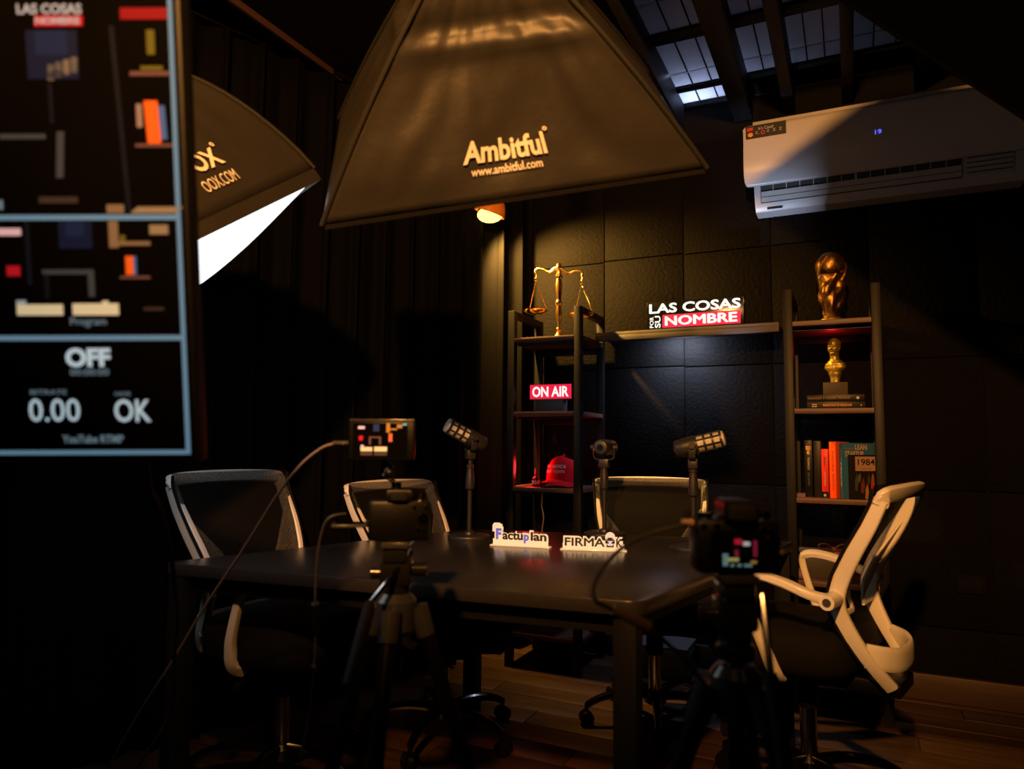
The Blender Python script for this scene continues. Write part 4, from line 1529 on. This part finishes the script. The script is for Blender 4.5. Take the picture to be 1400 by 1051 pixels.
# ------------------------------------------------------------------ camera rigs
def tripod(label, loc, rz, zs, spread, hs, handle, angs):
    """zs: height of the spider; hs: height of the plate under the camera"""
    t = thing('tripod', label, 'tripod', (loc[0], loc[1], 0), rz)
    sp = MB().lathe([(.030, zs - .045), (.038, zs - .035), (.040, zs + .02), (.028, zs + .035)], 20)
    sp.build('spider', M['greyp'], t)
    for a in angs:
        d = Vector((math.cos(a), math.sin(a), 0))
        hp = d * .045 + Vector((0, 0, zs - .005))
        fp_ = d * spread + Vector((0, 0, .018))
        mid = hp.lerp(fp_, .52)
        lg = MB().cyl(hp, mid, .0155, .0145, 14).build('leg', M['blackp'], t)
        MB().cyl(mid, fp_, .011, .010, 12).build('lower_tube', M['dchrome'], lg)
        dd = (fp_ - hp).normalized()
        MB().cyl(mid - dd * .02, mid + dd * .018, .019, .018, 14).build('leg_clamp', M['greyp'], lg)
        MB().cyl(hp - dd * .012, hp + dd * .045, .021, .019, 14).build('hinge', M['greyp'], lg)
        MB().ball(fp_ + Vector((0, 0, -.004)), .014).build('rubber_foot', M['rubber'], lg)
    MB().cyl((0, 0, zs - .12), (0, 0, hs - .115), .0135, .0135, 14).build('center_column', M['dchrome'], t)
    hd = MB()
    hd.lathe([(.026, hs - .135), (.030, hs - .13), (.030, hs - .115), (.022, hs - .11), (.026, hs - .105), (.026, hs - .085)], 22)
    hd.box(-.030, .030, -.028, .028, hs - .090, hs - .040, .008)
    hd.box(-.024, .024, -.034, .034, hs - .044, hs - .016, .006)
    ho = hd.build('fluid_head', M['blackg'], t)
    MB().cyl((.028, 0, hs - .06), (.060, 0, hs - .06), .012, .014, 14).build('lock_knob', M['blackg'], ho)
    MB().cyl((-.028, .01, hs - .07), (-.052, .01, hs - .07), .010, .012, 14).build('lock_knob', M['blackg'], ho)
    MB().box(-.027, .027, -.04, .04, hs - .016, hs - .004, .003).build('release_plate', M['greyp'], ho)
    if handle:
        a, b, c = [Vector(q) for q in handle]
        hb = MB().tube([a, b], .0055, 10).build('pan_handle', M['chrome'], t)
        MB().tube([b, b.lerp(c, .1), c], [.009, .012, .011], 12).build('handle_grip', M['rubber'], hb)
    return t


Rz = Matrix.Rotation(-YAW, 3, 'Z')


def loc_in(o, p):
    return Rz @ (Vector(p) - Vector(o))


O2 = Vector((-.170, 1.165, 0))
tripod('black tripod carrying the right camera in front of table', O2, YAW, .735, .30, .912, (loc_in(O2, (-.128, 1.150, .880)), loc_in(O2, (-.113, 1.105, .780)), loc_in(O2, (-.090, 1.050, .665))), (R(60), R(180), R(-55)))
c2 = thing('video_camera', 'black mirrorless camera with lit rear screen on the right tripod', 'camera', (O2.x, O2.y, .909), YAW)
MB().box(-.064, .064, -.032, .030, 0, .082, .009).build('body', M['blackp'], c2)
MB().prism([(-.026, -.040), (.026, -.040), (.020, .030), (-.020, .030)], .078, .112, c=.006).build('viewfinder_hump', M['blackp'], c2)
MB().box(-.020, .020, -.052, -.036, .082, .106, .005).build('eyecup', M['rubber'], c2)
MB().box(.038, .066, -.028, .050, .004, .080, .010).build('grip', M['rubber'], c2)
MB().cyl((.046, .0, .080), (.046, .0, .093), .013, .012, 20).build('mode_dial', M['dchrome'], c2)
MB().cyl((-.046, .0, .080), (-.046, .0, .090), .013, .012, 20).build('drive_dial', M['dchrome'], c2)
MB().cyl((.060, .015, .084), (.060, .015, .090), .006, .006, 12).build('shutter_button', M['chrome'], c2)
MB().cyl((0, .03, .042), (0, .11, .042), .036, .034, 24).build('lens', M['blackp'], c2)
MB().cyl((.050, -.031, .05), (.050, -.036, .05), .011, .010, 16).build('control_wheel', M['dchrome'], c2)
for x, z in ((.050, .025), (.058, .028), (.046, .066), (.036, .068), (-.055, .072), (-.035, .072)):
    MB().cyl((x, -.031, z), (x, -.035, z), .0045, .004, 12).build('button', M['dchrome'], c2)
lc = MB().box(-.044, .034, -.036, -.031, .008, .066, .002).build('rear_screen', M['screen'], c2)
fm = face_mx((0, -.0362, 0), (1, 0, 0), (0, 0, 1))


def patch(x0, x1, z0, z1, m_, par=lc, f=None, nm='picture_shape'):
    MB().prism([(x0, z0), (x1, z0), (x1, z1), (x0, z1)], 0, .0006, f or fm).build(nm, m_, par, smooth=False)


D_ = {k: scr('cam_' + k, c, s_) for k, c, s_ in (('red', (.45, .01, .03), .6), ('white', (.5, .48, .5), .6), ('dred', (.18, .01, .03), .6), ('yel', (.35, .35, .10), .6), ('cyan', (.12, .22, .22), .6), ('gold', (.35, .18, .04), .6))}
for x0, x1, z0, z1, k in ((-.010, .001, .046, .054, 'red'), (.003, .013, .044, .050, 'white'), (-.010, -.004, .028, .038, 'dred'), (.018, .024, .028, .052, 'dred'), (-.022, -.004, .021, .026, 'yel'), (-.028, -.020, .014, .032, 'cyan'), (-.016, -.011, .013, .017, 'cyan'), (-.006, .000, .013, .017, 'cyan'), (.004, .016, .013, .017, 'cyan'), (.014, .023, .018, .022, 'gold')):
    patch(x0, x1, z0, z1, D_[k])

O1 = Vector((-.815, 1.195, 0))
tripod('black tripod with grey clamps carrying the left camera rig', O1, YAW, .775, .30, .915, (loc_in(O1, (-.798, 1.218, .885)), loc_in(O1, (-.800, 1.090, .81)), loc_in(O1, (-.740, .955, .710))), (R(12), R(150), R(-95)))
c1 = thing('video_camera', 'black camera with flip out screen on the left tripod', 'camera', (O1.x, O1.y, .912), YAW + R(10))
MB().box(-.058, .062, -.030, .028, 0, .078, .008).build('body', M['blackp'], c1)
MB().prism([(-.024, -.034), (.024, -.034), (.018, .028), (-.018, .028)], .074, .100, c=.006).build('viewfinder_hump', M['blackp'], c1)
MB().box(-.016, .016, -.042, -.030, .078, .096, .004).build('eyecup', M['rubber'], c1)
MB().box(.036, .064, -.026, .046, .004, .076, .009).build('grip', M['rubber'], c1)
MB().cyl((.044, .0, .076), (.044, .0, .090), .012, .011, 20).build('mode_dial', M['chrome'], c1)
MB().cyl((.028, -.01, .076), (.028, -.01, .084), .009, .008, 18).build('exposure_dial', M['dchrome'], c1)
MB().cyl((0, .028, .040), (0, .105, .040), .034, .032, 24).build('lens', M['blackp'], c1)
MB().cyl((.046, -.029, .045), (.046, -.034, .045), .010, .009, 16).build('control_wheel', M['dchrome'], c1)
for x, z in ((.048, .022), (.038, .024), (.030, .066), (.052, .066)):
    MB().cyl((x, -.029, z), (x, -.033, z), .004, .0035, 12).build('button', M['chrome'], c1)
fs_ = MB().box(-.125, -.060, -.060, -.004, .030, .036, .002).build('flip_screen', M['greyp'], c1)
MB().box(-.119, -.066, -.055, -.009, .0355, .0368).build('screen_glass', M['screen'], fs_)
MB().box(-.062, -.052, -.02, .0, .026, .040, .002).build('screen_hinge', M['blackp'], c1)
MB().cyl((-.005, 0, .098), (-.005, 0, .112), .010, .010, 14).build('hot_shoe_mount', M['dchrome'], c1)

m1 = thing('field_monitor', 'small field monitor showing the table signs above left camera', 'monitor', (-.838, 1.165, 1.024), YAW - R(2))
MB().tube([(.020, .03, 0), (.004, .022, .015), (.016, .018, .030), (.0, .012, .045)], .006, 10).build('swivel_arm', M['dchrome'], m1)
MB().ball((.012, .022, .018), .011).build('ball_joint', M['blackp'], m1)
MB().box(-.065, .065, -.004, .014, .044, .122, .004).build('housing', M['blackp'], m1)
MB().box(-.064, .064, -.006, .012, .120, .124, .001).build('top_edge', M['greyp'], m1)
ms = MB().box(-.056, .052, -.0055, -.0035, .050, .116).build('screen', M['screen'], m1)
fm = face_mx((0, -.0057, 0), (1, 0, 0), (0, 0, 1))
E_ = {k: scr('fm_' + k, c, s_) for k, c, s_ in (('pink', (.85, .55, .58), .75), ('red', (.7, .01, .02), .7), ('cream', (.95, .70, .30), .75), ('tbl', (.10, .05, .03), .7), ('tan', (.55, .22, .04), .7), ('orange', (.85, .16, .04), .7), ('brown', (.14, .06, .04), .7), ('cyan', (.15, .45, .5), .7), ('glow', (.02, .03, .07), .8))}
for x0, x1, z0, z1, k in ((-.046, -.033, .1045, .110, 'pink'), (-.044, -.036, .082, .091, 'red'), (-.040, -.017, .061, .069, 'cream'), (-.040, -.034, .069, .073, 'pink'), (-.013, .012, .061, .070, 'cream'), (-.040, -.017, .053, .059, 'tbl'), (-.013, .012, .053, .059, 'tbl'), (.010, .017, .098, .116, 'tan'), (.017, .031, .103, .106, 'tan'), (.031, .041, .107, .114, 'tan'), (.042, .050, .112, .116, 'cyan'), (.015, .022, .080, .096, 'orange'), (-.024, .0, .087, .090, 'brown'), (-.024, -.020, .074, .087, 'brown'), (-.004, .0, .074, .087, 'brown'), (-.016, -.004, .100, .114, 'glow')):
    patch(x0, x1, z0, z1, E_[k], ms, fm)


# ------------------------------------------------------------------ cables
def cable(name, label, pts, r, m_=None, extras=()):
    t = thing(name, label, 'cable', pts[0])
    o0 = Vector(pts[0])
    MB().tube(spline([tuple(Vector(p) - o0) for p in pts], 6), r, 8).build('cord', m_ or M['cable'], t)
    for nm, a, b, rr, mm in extras:
        MB().cyl(tuple(Vector(a) - o0), tuple(Vector(b) - o0), rr, rr, 12).build(nm, mm, t)
    return t


cable('video_cable', 'thin black cable curving from the field monitor down to floor', [(-.903, 1.132, 1.1), (-.934, 1.134, 1.098), (-.963, 1.132, 1.088), (-1.012, 1.134, 1.056), (-1.093, 1.157, .992), (-1.244, 1.21, .854), (-1.404, 1.258, .707), (-1.565, 1.308, .545), (-1.735, 1.354, .377), (-1.904, 1.402, .195), (-2.02, 1.44, .05), (-2.1, 1.42, .006), (-2.2, 1.2, .006)], .0030, M['cablelight'],
      [('plug', (-.925, 1.125, 1.1), (-.898, 1.138, 1.1005), .0045, M['greyp'])])
cable('monitor_cable', 'dark cable hanging from the monitor bottom in front of curtain', [(-.91, .70, 1.085), (-.935, .728, 1.033), (-1.007, .81, .98), (-1.083, .893, .9), (-1.164, .973, .815), (-1.29, 1.088, .73), (-1.473, 1.237, .585), (-1.68, 1.40, .36), (-1.85, 1.36, .12), (-1.95, 1.25, .006), (-2.0, .9, .006)], .0042)
cable('camera_cable', 'thin cable hanging from the flip screen with an inline plug', [(-.885, 1.12, .965), (-.901, 1.095, .960), (-.917, 1.091, .934), (-.928, 1.091, .871), (-.933, 1.097, .788), (-.947, 1.118, .727), (-.968, 1.139, .636), (-1.05, 1.223, .51), (-1.12, 1.26, .30), (-1.16, 1.28, .08), (-1.2, 1.2, .004)], .0020, M['cable'],
      [('inline_plug', (-.9325, 1.096, .795), (-.944, 1.114, .738), .0075, M['blackp']), ('plug', (-.9595, 1.128, .668), (-.9615, 1.130, .655), .006, M['chrome'])])
cable('camera_cable', 'thick cable looping from the right camera with a grey adapter', [(-.226, 1.126, .982), (-.245, 1.106, .979), (-.278, 1.08, .969), (-.308, 1.045, .953), (-.332, 1.014, .924), (-.343, 1.001, .896), (-.336, .994, .879), (-.321, 1.003, .87), (-.27, 1.029, .842), (-.257, 1.037, .83), (-.223, 1.068, .79), (-.190, 1.085, .742), (-.155, 1.10, .690), (-.12, 1.12, .62), (-.06, 1.16, .45), (.0, 1.2, .20), (.08, 1.15, .006), (.3, 1.0, .006)], .0034, M['cable'],
      [('adapter', (-.314, 1.0065, .868), (-.268, 1.030, .842), .0080, mat('tan_adapter', (.30, .20, .12), .4)), ('plug', (-.240, 1.118, .984), (-.224, 1.126, .984), .0055, mat('tan_plug', (.35, .22, .13), .4))])
